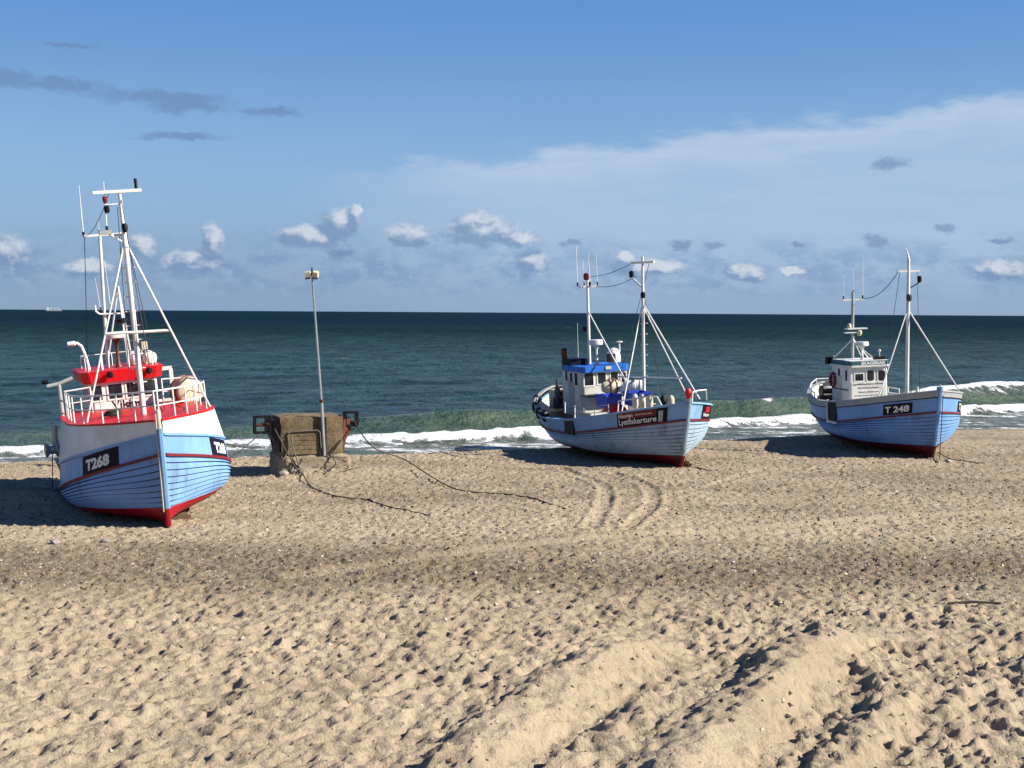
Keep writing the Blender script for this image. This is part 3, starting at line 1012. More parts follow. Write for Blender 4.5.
def hull_plate(boat, h, name, side, u_a, length, z_lo, z_hi, mat, off=0.025, text=None, text_mat=None, parts=(), top=None, bold=0.03):
    """a board that bends with the bulwark, with lettering; u_a: end nearest the bow, length in metres aft"""
    du = 1e-3
    k = np.linalg.norm(h.up(u_a - 0.05 + du, 0.5, side) - h.up(u_a - 0.05, 0.5, side)) / du
    u_b = u_a - length / k

    def at(s, z, o):
        """s metres along the reading direction, z metres above the rubbing strake"""
        u = (u_b + s / k) if side < 0 else (u_a - s / k)
        hh = h.line(h.sheer, u) - h.line(h.rub, u)
        f = lambda uu: h.up(uu, z / hh, side)
        p = f(u)
        t = f(u + 1e-3) - f(u - 1e-3)
        n = np.array([-t[1], t[0], 0]); n = n / np.linalg.norm(n)
        if n[1] * side < 0:
            n = -n
        return p + n * o
    S = np.linspace(0, length, 13)
    g = G()
    for o in (off, -0.02):
        g.grid([[tuple(at(s, z, o)) for s in S] for z in np.linspace(z_lo, z_hi, 4)], flip=(o < 0) ^ (side > 0))
    for z in (z_lo, z_hi):
        g.grid([[tuple(at(s, z, o)) for s in S] for o in (off, -0.02)])
    for s in (0, length):
        g.grid([[tuple(at(s, z, o)) for z in np.linspace(z_lo, z_hi, 4)] for o in (off, -0.02)])
    pl = g.build(name, mat, boat)
    for (s0, s1, z0, z1, m, nm) in parts:
        g = G().grid([[tuple(at(s, z, off + 0.006)) for s in np.linspace(s0, s1, 9)] for z in (z0, (z0 + z1) / 2, z1)])
        g.build(nm, m, pl)
    for t in (text or ()):
        body, s0, s1, z0, z1, m = t
        vs, fs = text_mesh(body, bold)
        w, hh = vs[:, 0].max(), vs[:, 1].max()
        pts = [at(s0 + v[0] / w * (s1 - s0), z0 + v[1] / hh * (z1 - z0), off + 0.014) for v in vs]
        G().add(pts, fs).build('lettering', m, pl, fix=False)
    return pl


def window(parent, c, xd, yd, w, hgt, frame_mat=None, arch=False, proud=0.02, name='window'):
    """framed pane on a wall; c centre, xd/yd in the wall, normal = xd x yd"""
    frame_mat = frame_mat or WHITE
    c, x, y = Vector(c), Vector(xd).normalized(), Vector(yd).normalized()
    n = x.cross(y)
    if arch:
        r = min(w, hgt) * 0.32
        ol = []
        for cx, cy, a0 in ((1, -1, -90), (1, 1, 0), (-1, 1, 90), (-1, -1, 180)):
            for k in range(5):
                a = R(a0 + k * 22.5)
                ol.append((cx * (w / 2 - r) + r * math.cos(a), cy * (hgt / 2 - r) + r * math.sin(a)))
    else:
        ol = [(w / 2, -hgt / 2), (w / 2, hgt / 2), (-w / 2, hgt / 2), (-w / 2, -hgt / 2)]
    m = len(ol)
    e = 0.05

    def ring(s, o):
        return [c + x * (p[0] * (1 + 2 * s / w)) + y * (p[1] * (1 + 2 * s / hgt)) + n * o for p in ol]
    a, b_, cc, d = ring(e, 0.0), ring(e, proud), ring(0, proud), ring(0, 0.0)
    vs = a + b_ + cc + d
    fs = []
    for q in range(3):
        for i in range(m):
            j = (i + 1) % m
            fs.append((q * m + i, q * m + j, (q + 1) * m + j, (q + 1) * m + i))
    fr = G().add(vs, fs).build(name, frame_mat, parent)
    G().add(ring(0.004, 0.008), [tuple(range(m))]).build('pane', GLASS, fr, fix=False)
    return fr


def mast_tube(name, parent, pts, r, r1, mat=None, n=12):
    return G().tube(pts, r, n, r1=r1).build(name, mat or WHITE, parent, True)


def railing(parent, pts, hgt, mat, n_post=None, mids=1, r=0.022, name='railing', lean=0.0):
    """tubular guard rail along deck-edge points, every post its own piece"""
    pts = [Vector(p) for p in pts]
    g = G()
    for k in range(mids + 1):
        z = hgt * (k + 1) / (mids + 1)
        g.tube([p + Vector((0, 0, z)) for p in pts], r if k == mids else r * 0.75, 6)
    o = g.build(name, mat, parent, True)
    step = max(1, (len(pts) - 1) // (n_post - 1)) if n_post else 1
    for p in pts[::step]:
        G().tube([p, p + Vector((0, 0, hgt))], r, 6).build('post', mat, o, True)
    return o


def radar_drum(parent, c, r=0.28, hgt=0.18, ped=0.7, mat=None, ped_mat=None):
    o = lathe_part('radar', [(r * 0.9, 0), (r, 0.03), (r, hgt - 0.05), (r * 0.93, hgt), (0.02, hgt + 0.01)], c, mat or WHITE, parent, 20)
    lathe_part('pedestal', [(0.13, -ped), (0.06, -ped * 0.8), (0.05, -ped * 0.25), (0.14, -0.02)], c, ped_mat or mat or WHITE, o, 10)
    return o


def whip(parent, p, q, r=0.014, mat=None):
    o = G().tube([p, q], r, 5, r1=r * 0.55).build('antenna', mat or WHITE, parent, True)
    p = Vector(p)
    G().tube([p - Vector((0, 0, 0.06)), p + Vector((0, 0, 0.12))], r * 2.0, 6).build('antenna_base', BLACK, o, True)
    return o


def stay(parent, p, q, r=0.028, mat=None, name='stay'):
    return G().tube([p, q], r, 7).build(name, mat or WHITE, parent, True)


def wire(parent, p, q, sag=0.15, r=0.012, mat=None, name='cable', n=9):
    p, q = Vector(p), Vector(q)
    pts = [p.lerp(q, t) - Vector((0, 0, 4 * sag * t * (1 - t))) for t in np.linspace(0, 1, n)]
    return G().tube(pts, r, 5).build(name, mat or BLACK, parent, True)


def boat_matrix(fx, fy, head, heel, pitch, dz=0.0):
    return (Matrix.Translation((fx, fy, dz)) @ Matrix.Rotation(R(head - 90), 4, 'Z') @ Matrix.Rotation(R(pitch), 4, 'Y')
            @ Matrix.Rotation(R(heel), 4, 'X'))


# ------------------------------------------------------------------ boats
def common_hull(boat, h, planks, mat, rub_mat, band_mats, lining_mat=None, cap_mat=None, u_deck=(0, 1), cap=True):
    build_hull(boat, h, planks, mat)
    for (nm, h0, h1, m, off) in band_mats:
        hull_band(boat, nm, h, h0, h1, m, off)
    rail_strip(boat, 'rubbing_strake', h, lambda us, s: h.low(us, 1.0, s), rub_mat, 0.07, 0.02, 0.075)
    lining(boat, h, lining_mat or WHITE_OLD)
    deck_part(boat, h, DECK, 0.17)
    if cap:
        rail_strip(boat, 'gunwale', h, lambda us, s: h.up(us, 1.0, s), cap_mat or WHITE, 0.06, 0.15, 0.07)


def house_walls(boat, x0, x1, w, z0, z1, mat, bevel=0.0, name='wheelhouse', rake=0.0):
    """wheelhouse walls: x0 rear, x1 front; the two front corners are cut by bevel"""
    ol = [(x0, -w), (x1 - bevel, -w), (x1, -w + bevel), (x1, w - bevel), (x1 - bevel, w), (x0, w)] if bevel else [(x0, -w), (x1, -w), (x1, w), (x0, w)]
    n = len(ol)
    vs = [(x, y, z0) for x, y in ol] + [(x + (rake if x > x0 else 0), y, z1) for x, y in ol]
    fs = [(i, (i + 1) % n, n + (i + 1) % n, n + i) for i in range(n)] + [tuple(range(n, 2 * n)), tuple(range(n - 1, -1, -1))]
    return G().add(vs, fs).build(name, mat, boat)


def band_box(parent, name, x0, x1, w, z0, z1, mat, flare=0.0, bevel=0.12):
    ol = [(x0, -w), (x1 - bevel, -w), (x1, -w + bevel), (x1, w - bevel), (x1 - bevel, w), (x0, w)]
    n = len(ol)
    vs = [(x, y, z0) for x, y in ol] + [(x * 1.0 + (flare if x > x0 else -flare), y + (flare if y > 0 else -flare), z1) for x, y in ol]
    fs = [(i, (i + 1) % n, n + (i + 1) % n, n + i) for i in range(n)] + [tuple(range(n, 2 * n)), tuple(range(n - 1, -1, -1))]
    return G().add(vs, fs).build(name, mat, parent)


def pegs(parent, p, q, n, w=0.13, mat=None):
    p, q = Vector(p), Vector(q)
    for i in range(n):
        c = p.lerp(q, i / (n - 1))
        G().tube([c + Vector((0, -w, 0)), c + Vector((0, w, 0))], 0.018, 5).build('step', mat or WHITE, parent, True)


def load(mw, loc, name, label, cat, group=None, rot=0.0):
    """something that lies on a boat: a thing of its own at a place given in the boat's measures"""
    return thing(name, label, cat, mw @ Matrix.Translation(loc) @ Matrix.Rotation(R(rot), 4, 'Z'), group)


def fish_tub(mw, loc, size, mat, label, rot=0, lid=None):
    t = load(mw, loc, 'fish_tub', label, 'tub', 'fish tubs on the boat deck', rot)
    a, b, c = size
    e = 0.04
    g = G()
    k = 0.9
    o = [(-a / 2, -b / 2), (a / 2, -b / 2), (a / 2, b / 2), (-a / 2, b / 2)]
    vs = [(x * k, y * k, 0) for x, y in o] + [(x, y, c) for x, y in o] + [(x * (1 - 2 * e / a), y * (1 - 2 * e / b), c) for x, y in o] + [(x * 0.85, y * 0.85, 0.05) for x, y in o]
    fs = [(3, 2, 1, 0)] + [(q * 4 + i, q * 4 + (i + 1) % 4, q * 4 + 4 + (i + 1) % 4, q * 4 + 4 + i) for q in range(3) for i in range(4)] + [(12, 13, 14, 15)]
    g.add(vs, fs)
    g.build('body', mat, t)
    G().box((0, -b / 2 - 0.012, c - 0.05), (a + 0.05, 0.03, 0.06)).box((0, b / 2 + 0.012, c - 0.05), (a + 0.05, 0.03, 0.06)) \
        .box((-a / 2 - 0.012, 0, c - 0.05), (0.03, b, 0.06)).box((a / 2 + 0.012, 0, c - 0.05), (0.03, b, 0.06)).build('rim', mat, t)
    if lid:
        G().box((0, 0, c + 0.03), (a * 0.96, b * 0.96, 0.04)).build('lid', lid, t)
    return t


def raft_canister(mw, loc, label, r=0.3, ln=1.0, rot=0):
    t = load(mw, loc, 'life_raft_canister', label, 'life raft', 'life raft canisters on the boat deck', rot)
    lathe_part('shell', [(0.05, -ln / 2), (r * 0.72, -ln / 2 + 0.02), (r * 0.96, -ln / 2 + 0.12), (r, -0.06), (r * 1.05, -0.05), (r * 1.05, 0.05), (r, 0.06), (r * 0.96, ln / 2 - 0.12), (r * 0.72, ln / 2 - 0.02), (0.05, ln / 2)],
               (0, 0, r + 0.12), WHITE, t, 18, 'X')
    G().torus((-ln * 0.27, 0, r + 0.12), r * 1.0, 0.016, 'X').build('strap', STEEL, t)
    G().torus((ln * 0.27, 0, r + 0.12), r * 1.0, 0.016, 'X').build('strap', STEEL, t)
    G().box((-ln * 0.27, 0, 0.08), (0.08, r * 1.5, 0.16)).box((ln * 0.27, 0, 0.08), (0.08, r * 1.5, 0.16)).build('cradle', STEEL, t)
    return t


def buoy(mw, loc, r, mat, label, cat='buoy', rope=True):
    t = load(mw, loc, 'buoy', label, cat, 'buoys on the boat decks')
    prof = [(0.03, -r * 0.98)] + [(r * math.sin(a), -r * math.cos(a)) for a in np.linspace(0.25, 2.75, 12)] + [(r * 0.22, r * 1.0), (r * 0.2, r * 1.25), (0.02, r * 1.28)]
    lathe_part('ball', prof, (0, 0, r), mat, t, 18)
    if rope:
        G().torus((0, 0, r), r * 1.01, 0.02, 'X').torus((0, 0, r), r * 1.01, 0.02, 'Y').build('lashing', BROWN, t)
    return t


# ================================================================== boat with the number T268
def boat_t268():
    MW = boat_matrix(-9.54, 35.94, 23.72, 5.9, 0.2)
    boat = thing('fishing_boat', 'blue and white fishing boat numbered T268 with red foredeck, leaning at the left', 'boat', MW, 'fishing boats drawn up on the beach')
    h = Hull(10.4, 4.81, 0.425, (2.631, 1.503, 2.099), (2.057, 0.752, 1.372), 0.645, 2.435, -0.036)
    hp = hull_paint('light_blue_hull_paint', (108, 148, 196), (150, 14, 24), 0.52, 0.14, 0.5)
    bp = paint('light_blue_paint', (110, 150, 198), 0.38, 0.05, (96, 84, 76), 1.0, 0.35)
    common_hull(boat, h, 13, hp, DKRED, [('bulwark', 0.0, 1.0, bp, 0.012)], cap_mat=bp)
    # raised white foreship with the red deck on top
    TOP = (3.02, 2.84, 2.78)
    hull_band(boat, 'foreship_plating', h, 0.0, 1.0, WHITE, 0.035, 0.30, 1.0, top=TOP, bottom=h.sheer, narrow=0.10)
    us = US[(US >= 0.30)]
    deck_part(boat, h, RED, 1.0, 'foredeck', top=TOP, bottom=h.sheer, u0=0.30, u1=1.0, inset=-0.03, camber=0.02, narrow=0.10, lift=0.01)
    S = h.up(us[0], 1.0, -1, top=TOP, bottom=h.sheer, narrow=0.10)
    G().box((S[0] + 0.02, 0, (1.6 + S[2]) / 2 + 0.05), (0.05, 2 * abs(S[1]), S[2] - 1.5)).build('foreship_bulkhead', WHITE, boat)
    rail_strip(boat, 'deck_edge_moulding', h, lambda u_, s: h.up(u_, 1.0, s, top=TOP, bottom=h.sheer, narrow=0.10), RED, 0.05, 0.05, 0.06, 0.30, 1.0)
    # stem head
    G().tube([(0.40, 0, 2.75), (0.42, 0, 3.30)], 0.075, 10).build('stem_post', WHITE_OLD, boat, True)
    # registration boards
    for side, ua, ln in ((-1, 0.924, 1.42), (1, 0.872, 1.25)):
        hull_plate(boat, h, 'registration_board', side, ua, ln, 0.04, 0.57, NAVY, 0.03,
                   text=[('T268', ln * 0.13, ln * 0.80, 0.15, 0.46, LETTER)], bold=0.075)
    # guard rail round the foredeck
    us_r = np.concatenate([np.linspace(0.42, 0.86, 6), np.linspace(0.905, 0.985, 3)])
    pts = [h.up(u, 1.0, -1, inset=0.16, top=TOP, bottom=h.sheer, narrow=0.10) for u in us_r]
    pts += [h.up(u, 1.0, 1, inset=0.16, top=TOP, bottom=h.sheer, narrow=0.10) for u in us_r[::-1]]
    pts = [(pts[0][0], -1.1, pts[0][2] + 0.04)] + pts + [(pts[-1][0], 1.1, pts[-1][2] + 0.04)]
    railing(boat, [tuple(map(float, p)) for p in pts], 0.80, WHITE, mids=1, r=0.026)
    # wheelhouse
    ZD = 2.80
    wh = house_walls(boat, -9.2, -6.5, 1.06, 1.4, 3.75, WHITE, 0.10, rake=0.02)
    fy_ = [(-0.84, 0.30), (-0.28, 0.42), (0.26, 0.36), (0.79, 0.36)]
    for y, w in fy_:
        window(wh, (-6.478, y, 3.42), (0, 1, 0), (0, 0, 1), w, 0.46)
    for x in (-7.0, -7.7, -8.5):
        window(wh, (x, -1.062, 3.40), (1, 0, 0), (0, 0, 1), 0.42, 0.42)
        window(wh, (x, 1.062, 3.40), (-1, 0, 0), (0, 0, 1), 0.42, 0.42)
    flat_text('lettering', 'Viking', INK, wh, (-6.495, -0.44, 2.88), (0, 1, 0), (0, 0, 1), 0.98, 0.24, 0.012, 0.035)
    vis = band_box(boat, 'roof_visor', -9.3, -6.33, 1.22, 3.74, 4.12, RED, 0.07, 0.22)
    for y in (-0.42, 0.80):
        lathe_part('floodlight', [(0.10, 0), (0.11, 0.05), (0.06, 0.14)], (-6.20, y, 3.98), BLACK, vis, 12, 'X')
    # gear on the roof
    g_r = railing(boat, [(-6.7, -1.0, 4.12), (-7.6, -1.0, 4.12), (-8.9, -1.0, 4.12), (-8.9, 0, 4.12), (-8.9, 1.0, 4.12), (-7.6, 1.0, 4.12), (-6.7, 1.0, 4.12)], 0.42, WHITE, mids=0, r=0.018, name='roof_railing')
    radar_drum(boat, (-7.6, 0.05, 5.06), 0.36, 0.22, 0.95, WHITE, BROWN)
    G().tube([(-7.7, -0.86, 4.1), (-7.7, -0.95, 4.6), (-7.7, -1.04, 4.92), (-7.7, -1.16, 5.03), (-7.7, -1.30, 5.03)], 0.05, 9).build('ventilation_pipe', WHITE, boat, True)
    lathe_part('ventilation_cowl', [(0.07, -0.12), (0.085, 0.1), (0.04, 0.14)], (-7.7, -1.34, 5.03), WHITE, boat, 12, 'Y')
    lathe_part('antenna_dome', [(0.2, 0), (0.24, 0.15), (0.22, 0.34), (0.12, 0.46), (0.02, 0.5)], (-7.7, 0.57, 4.14), WHITE, boat, 14)
    lathe_part('antenna_dome', [(0.22, 0), (0.26, 0.14), (0.24, 0.28), (0.12, 0.38), (0.02, 0.42)], (-7.7, 1.05, 4.14), WHITE, boat, 14)
    G().box((-7.5, 0.92, 4.74), (0.2, 0.18, 0.26)).tube([(-7.5, 0.92, 4.1), (-7.5, 0.92, 4.64)], 0.03).build('searchlight', CREAM, boat)
    # main mast with its two legs
    m = mast_tube('mast', boat, [(-2.5, 0, 2.95), (-2.2, 0, 7.82)], 0.085, 0.072)
    mast_tube('topmast', m, [(-2.2, 0, 7.85), (-2.2, 0, 8.5), (-2.2, 0, 9.40)], 0.07, 0.045)
    pegs(m, (-2.46, 0, 3.9), (-2.26, 0, 7.25), 9, 0.20)
    stay(m, (-2.2, -0.05, 7.9), (-1.9, -1.66, 2.98), 0.029, name='mast_leg')
    stay(m, (-2.2, 0.05, 7.9), (-1.7, 1.80, 3.0), 0.029, name='mast_leg')
    stay(m, (-2.05, -0.85, 5.42), (-1.98, 0.98, 5.34), 0.045, name='spreader')
    G().box((-2.2, -0.06, 9.44), (0.12, 1.36, 0.09)).build('crossbar', WHITE, m)
    G().tube([(-2.2, 0.48, 9.45), (-2.2, 0.48, 9.78)], 0.045, 8).build('lamp', BLACK, m, True)
    lathe_part('lamp', [(0.05, -0.07), (0.07, 0), (0.07, 0.10), (0.04, 0.13)], (-2.2, -0.42, 9.20), DKRED, m, 10)
    lathe_part('lamp', [(0.06, -0.07), (0.08, 0), (0.08, 0.11), (0.04, 0.14)], (-2.2, -0.40, 8.92), BLACK, m, 10)
    G().tube([(-2.2, -0.4, 9.42), (-2.2, -0.4, 8.9)], 0.015, 5).tube([(-2.2, 0, 9.08), (-2.2, -0.4, 9.08)], 0.025, 6).build('lamp_bracket', WHITE, m, True)
    G().tube([(-2.2, 0, 8.2), (-2.2, -0.42, 8.22)], 0.035, 6).tube([(-2.2, 0, 7.95), (-2.2, -0.36, 8.2)], 0.03, 6).build('bracket', WHITE, m, True)
    G().box((-2.2, -0.52, 8.30), (0.2, 0.34, 0.12)).build('bracket_plate', GREY, m)
    lathe_part('lamp', [(0.06, -0.1), (0.085, 0), (0.085, 0.1), (0.05, 0.16)], (-2.08, 0.02, 8.36), BLACK, m, 10)
    whip(m, (-2.2, -0.46, 8.36), (-2.2, -0.40, 9.75), 0.02)
    for q0, q1, sg in (((-2.2, -0.30, 9.4), (-7.7, -0.4, 8.5), 0.15), ((-2.2, 0.08, 8.0), (-2.0, 0.55, 3.0), 0.0), ((-2.2, -0.10, 9.0), (-2.35, -0.35, 3.1), 0.0),
                       ((-2.2, 0.02, 9.3), (0.35, 0.0, 3.3), 0.1), ((-7.7, 0.6, 8.45), (-7.2, 0.9, 4.2), 0.05)):
        wire(m, q0, q1, sg, 0.011, DARKSTEEL, 'halyard')
    # aft mast on the roof
    a = mast_tube('antenna_mast', boat, [(-7.9, -0.27, 4.1), (-7.7, -0.06, 8.45)], 0.06, 0.05)
    G().box((-7.7, 0.08, 8.46), (0.07, 1.34, 0.07)).build('crossbar', WHITE, a)
    whip(a, (-7.7, -0.56, 8.48), (-7.7, -0.52, 10.10), 0.022)
    whip(a, (-7.7, -0.06, 8.5), (-7.7, -0.05, 8.95), 0.014)
    wire(a, (-7.7, -0.54, 8.44), (-7.9, -0.9, 4.3), 0.02, 0.012)
    # small lattice mast with lamps
    f = G()
    for q in ((-8.6, -0.22), (-8.6, 0.62), (-7.2, 0.3)):
        f.tube([(-7.7, 0.33, 6.75), (q[0], q[1], 4.1)], 0.035, 6)
    f.tube([(-7.7, -0.35, 5.9), (-7.7, 0.4, 5.85)], 0.03, 6).tube([(-7.7, -0.35, 5.9), (-7.7, -0.46, 6.0), (-7.7, -0.47, 6.2)], 0.035, 6)
    lat = f.build('lattice_mast', WHITE, boat, True)
    lathe_part('lamp', [(0.16, 0), (0.2, 0.04), (0.2, 0.12), (0.1, 0.16)], (-7.5, 0.3, 5.55), BLACK, lat, 12)
    whip(lat, (-7.7, 0.02, 6.0), (-7.7, 0.0, 7.6), 0.014)
    whip(lat, (-7.7, -0.3, 6.0), (-7.7, -0.36, 7.1), 0.012)
    G().tube([(-7.0, -0.55, 4.1), (-7.0, -0.55, 4.6)], 0.05, 6).build('roof_vent', WHITE, boat, True)
    G().tube([(-7.0, 0.3, 4.1), (-7.0, 0.3, 5.2)], 0.03, 6).build('lamp_pole', WHITE, boat, True)
    # goal-post frame aft of the house
    G().box((-7.4, 1.35, 3.92), (0.10, 0.70, 0.12)).box((-7.4, 1.66, 3.3), (0.12, 0.12, 1.2)).box((-7.4, 1.05, 3.8), (0.1, 0.1, 0.3)).build('side_frame', WHITE, boat)
    # davit and hauler on the starboard side
    d = G().tube([(-6.2, -1.98, 2.4), (-6.2, -1.98, 3.86)], 0.065, 8).tube([(-6.2, -1.55, 4.02), (-6.2, -1.98, 3.88), (-6.2, -2.34, 3.84)], 0.06, 8).build('davit', GREY, boat, True)
    lathe_part('lamp', [(0.05, -0.1), (0.08, 0), (0.07, 0.09)], (-6.2, -2.38, 3.98), BLACK, d, 10, 'Y')
    hl = lathe_part('net_hauler', [(0.10, -0.22), (0.25, -0.18), (0.13, -0.04), (0.13, 0.06), (0.25, 0.18), (0.10, 0.24)], (-5.6, -2.46, 1.92), STEEL, boat, 16, 'Y')
    G().box((-5.6, -2.22, 1.86), (0.3, 0.22, 0.34)).build('motor', BROWN, hl)
    G().tube([(-5.6, -2.34, 2.0), (-5.6, -2.30, 2.66)], 0.085, 9).build('guide_post', STEEL, hl, True)
    G().tube([(-5.2, -2.40, 1.7), (-5.2, -2.26, 1.2)], 0.05, 7).build('fender_bar', STEEL, boat, True)
    # line down the stem
    wire(boat, (0.52, -0.09, 3.2), (0.22, -0.12, 0.45), -0.06, 0.02, PALE_ROPE, 'bow_line')
    wire(boat, (-5.7, -2.45, 1.8), (-5.7, -2.62, 0.15), 0.0, 0.016, ROPE, 'hanging_line')
    # the big round net drum on the port side deck
    t = load(MW, (-6.0, 1.86, 2.72), 'net_drum', 'big white drum lashed with ropes behind the rail of the boat with red foredeck', 'drum', rot=18)
    lathe_part('drum_shell', [(0.1, -0.42), (0.32, -0.41), (0.44, -0.33), (0.48, -0.15), (0.48, 0.15), (0.44, 0.33), (0.32, 0.41), (0.1, 0.42)], (0, 0, 0.49), CREAM, t, 22, 'X')
    G().torus((-0.16, 0, 0.49), 0.485, 0.022, 'X', 26).torus((0.18, 0, 0.49), 0.485, 0.022, 'X', 26).build('lashing', BROWN, t)
    G().box((0, 0, 0.05), (0.7, 0.6, 0.1)).build('chock', STEEL, t)
    # coil of rope on the foredeck
    rp = load(MW, (-3.6, -0.75, 2.93), 'rope_coil', 'dark coil of rope on the red foredeck near the mast', 'rope')
    g = G()
    for k in range(4):
        g.torus((0.02 * k, 0.01 * k, 0.03 + 0.035 * k), 0.26 - 0.02 * k, 0.026, 'Z', 18, 6)
    g.build('coil', ROPE, rp, True)
    return boat, MW


# ================================================================== boat with the fishing-trip banner
def boat_banner():
    MW = boat_matrix(6.60, 50.64, 20.68, 3.12, 0.5)
    boat = thing('fishing_boat', 'weathered pale blue fishing boat with blue wheelhouse visor and fishing trip banner, in the middle', 'boat', MW, 'fishing boats drawn up on the beach')
    h = Hull(12.5, 5.278, 0.957, (2.6, 1.511, 2.144), (1.925, 1.0, 1.365), 0.612, 3.038, 0.041)
    hp = hull_paint('faded_blue_hull_paint', (142, 164, 180), (104, 14, 22), 0.48, 0.24, 0.65, 0.05)
    bp = paint('faded_blue_paint', (114, 154, 190), 0.5, 0.10, (96, 80, 68), 1.2, 0.5)
    common_hull(boat, h, 14, hp, DKRED, [('bulwark', 0.0, 1.0, bp, 0.012)], cap_mat=bp)
    # dark raised bulwark round the stern
    STN = (2.9, 1.72, 2.40)
    g = G()
    us = US[US <= 0.40]
    for off, inset in ((0, 0.02), (1, 0.10)):
        for side in (-1, 1):
            g.grid([[tuple(p) for p in h.up(us, t, side, inset=inset, top=STN, bottom=h.sheer)] for t in (0.0, 0.5, 1.0)])
    g.build('stern_bulwark', [BLACK], boat, True)
    rail_strip(boat, 'stern_rail', h, lambda u_, s: h.up(u_, 1.0, s, inset=0.06, top=STN, bottom=h.sheer), GREY, 0.08, 0.08, 0.06, 0, 0.40)
    for u in (0.10, 0.19, 0.29, 0.37):
        p = h.up(u, 0.3, -1, inset=-0.06, top=STN, bottom=h.sheer)
        tr = thing('tyre_fender', {0.10: 'black tyre hung aftmost on the stern of the middle boat', 0.19: 'black tyre hung second from aft on the stern of the middle boat',
                                   0.29: 'black tyre hung third from aft on the stern of the middle boat', 0.37: 'black tyre hung just behind the loading gap of the middle boat'}[u],
                   'tyre', MW @ Matrix.Translation(tuple(map(float, p))), 'tyre fenders hung on the middle boat')
        G().torus((0, 0, 0.0), 0.20, 0.075, 'Y', 18, 8).build('tyre', RUBBER, tr, True)
        G().tube([(0, 0.05, 0.2), (0, 0.1, 0.42)], 0.012, 5).build('line', ROPE, tr, True)
    # loading gap: black panel put where the open notch lies in shade
    u = 0.60
    p0, p1 = h.up(0.556, 0.0, -1), h.up(0.636, 1.0, -1)
    g = G().box(((p0[0] + p1[0]) / 2, -2.72, 1.50), (0.95, 0.05, 0.84))
    gp = g.build('gap_shade_panel', BLACK, boat)
    G().tube([(-5.12, -2.66, 1.5), (-5.12, -2.62, 2.35)], 0.03, 6).tube([(-4.0, -2.7, 1.6), (-4.0, -2.66, 2.3)], 0.03, 6).build('gate_post', WHITE, boat, True)
    # side rail forward of the gap
    railing(boat, [(-4.0, -2.66, 1.72), (-3.2, -2.62, 1.78), (-2.4, -2.5, 1.86), (-1.6, -2.25, 1.97)], 0.52, GREY, mids=1, r=0.022)
    G().box((-3.2, -2.60, 1.92), (1.3, 0.03, 0.30)).build('side_board', GREY, boat)
    # banner
    hull_plate(boat, h, 'banner', -1, 0.966, 2.15, 0.03, 0.60, NAVY, 0.035, parts=[(0.04, 1.75, 0.33, 0.58, DKRED, 'upper_field'), (1.84, 2.0, 0.06, 0.5, GREY, 'figure')],
               text=[('Haugen', 0.10, 0.80, 0.38, 0.54, LETTER), ('Lystfiskerture', 0.10, 1.78, 0.10, 0.33, LETTER), ('dagligt fra stranden', 0.9, 1.6, 0.43, 0.49, LETTER)])
    hull_plate(boat, h, 'banner', 1, 0.945, 1.5, 0.03, 0.60, NAVY, 0.035, parts=[(0.35, 0.9, 0.30, 0.52, RED, 'upper_field')],
               text=[('Haugen', 0.12, 0.95, 0.14, 0.28, LETTER)])
    # wheelhouse
    wh = house_walls(boat, -8.95, -6.75, 1.09, 1.2, 3.45, WHITE_OLD, 0.10)
    for y, w, z0, z1 in ((-0.77, 0.42, 2.83, 3.38), (-0.16, 0.38, 2.87, 3.36), (0.45, 0.34, 2.90, 3.34), (0.90, 0.22, 2.86, 3.30)):
        window(wh, (-6.748, y, (z0 + z1) / 2), (0, 1, 0), (0, 0, 1), w, z1 - z0)
    for x, w, z0, z1 in ((-8.45, 0.28, 2.96, 3.40), (-7.37, 0.34, 2.82, 3.36)):
        window(wh, (x, -1.092, (z0 + z1) / 2), (1, 0, 0), (0, 0, 1), w, z1 - z0)
    window(wh, (-7.9, -1.092, 2.95), (1, 0, 0), (0, 0, 1), 0.28, 0.8)
    for x in (-8.3, -7.4):
        window(wh, (x, 1.092, 3.1), (-1, 0, 0), (0, 0, 1), 0.4, 0.5)
    G().box((-7.95, -1.10, 2.2), (0.62, 0.03, 1.5)).build('door', GREY, wh)
    vis = band_box(boat, 'roof_visor', -8.7, -6.60, 1.14, 3.40, 3.66, BLUE, 0.02, 0.16)
    G().box((-6.58, 0.10, 3.56), (0.06, 0.26, 0.13)).build('nameplate', CREAM, vis)
    ch = G().tube([(-8.95, -0.95, 1.6), (-8.95, -0.95, 4.3)], 0.14, 12).build('exhaust_funnel', BROWN, boat, True)
    G().tube([(-8.95, -0.95, 4.3), (-8.95, -0.95, 4.38)], 0.11, 10).build('funnel_mouth', BLACK, ch, True)
    G().box((-8.3, -0.7, 3.80), (0.9, 0.8, 0.28)).build('roof_locker', NAVY, boat)
    G().box((-8.62, -0.9, 3.76), (0.2, 0.2, 0.24)).build('roof_vent', CREAM, boat)
    radar_drum(boat, (-7.55, 0.0, 4.52), 0.30, 0.24, 0.88, WHITE)
    dm = lathe_part('satellite_dome', [(0.2, 0), (0.3, 0.05), (0.31, 0.3), (0.27, 0.5), (0.16, 0.64), (0.02, 0.68)], (-6.95, 0.55, 3.72), WHITE, boat, 18)
    G().box((-6.72, 0.32, 3.98), (0.16, 0.34, 0.34)).build('searchlight', BLACK, boat)
    lathe_part('antenna_disc', [(0.03, -0.4), (0.03, 0), (0.14, 0.02), (0.14, 0.06), (0.02, 0.08)], (-6.95, 0.85, 4.6), WHITE, boat, 12)
    # aft mast with aerials
    a = mast_tube('antenna_mast', boat, [(-8.35, 0, 3.6), (-8.25, 0, 7.4)], 0.075, 0.055)
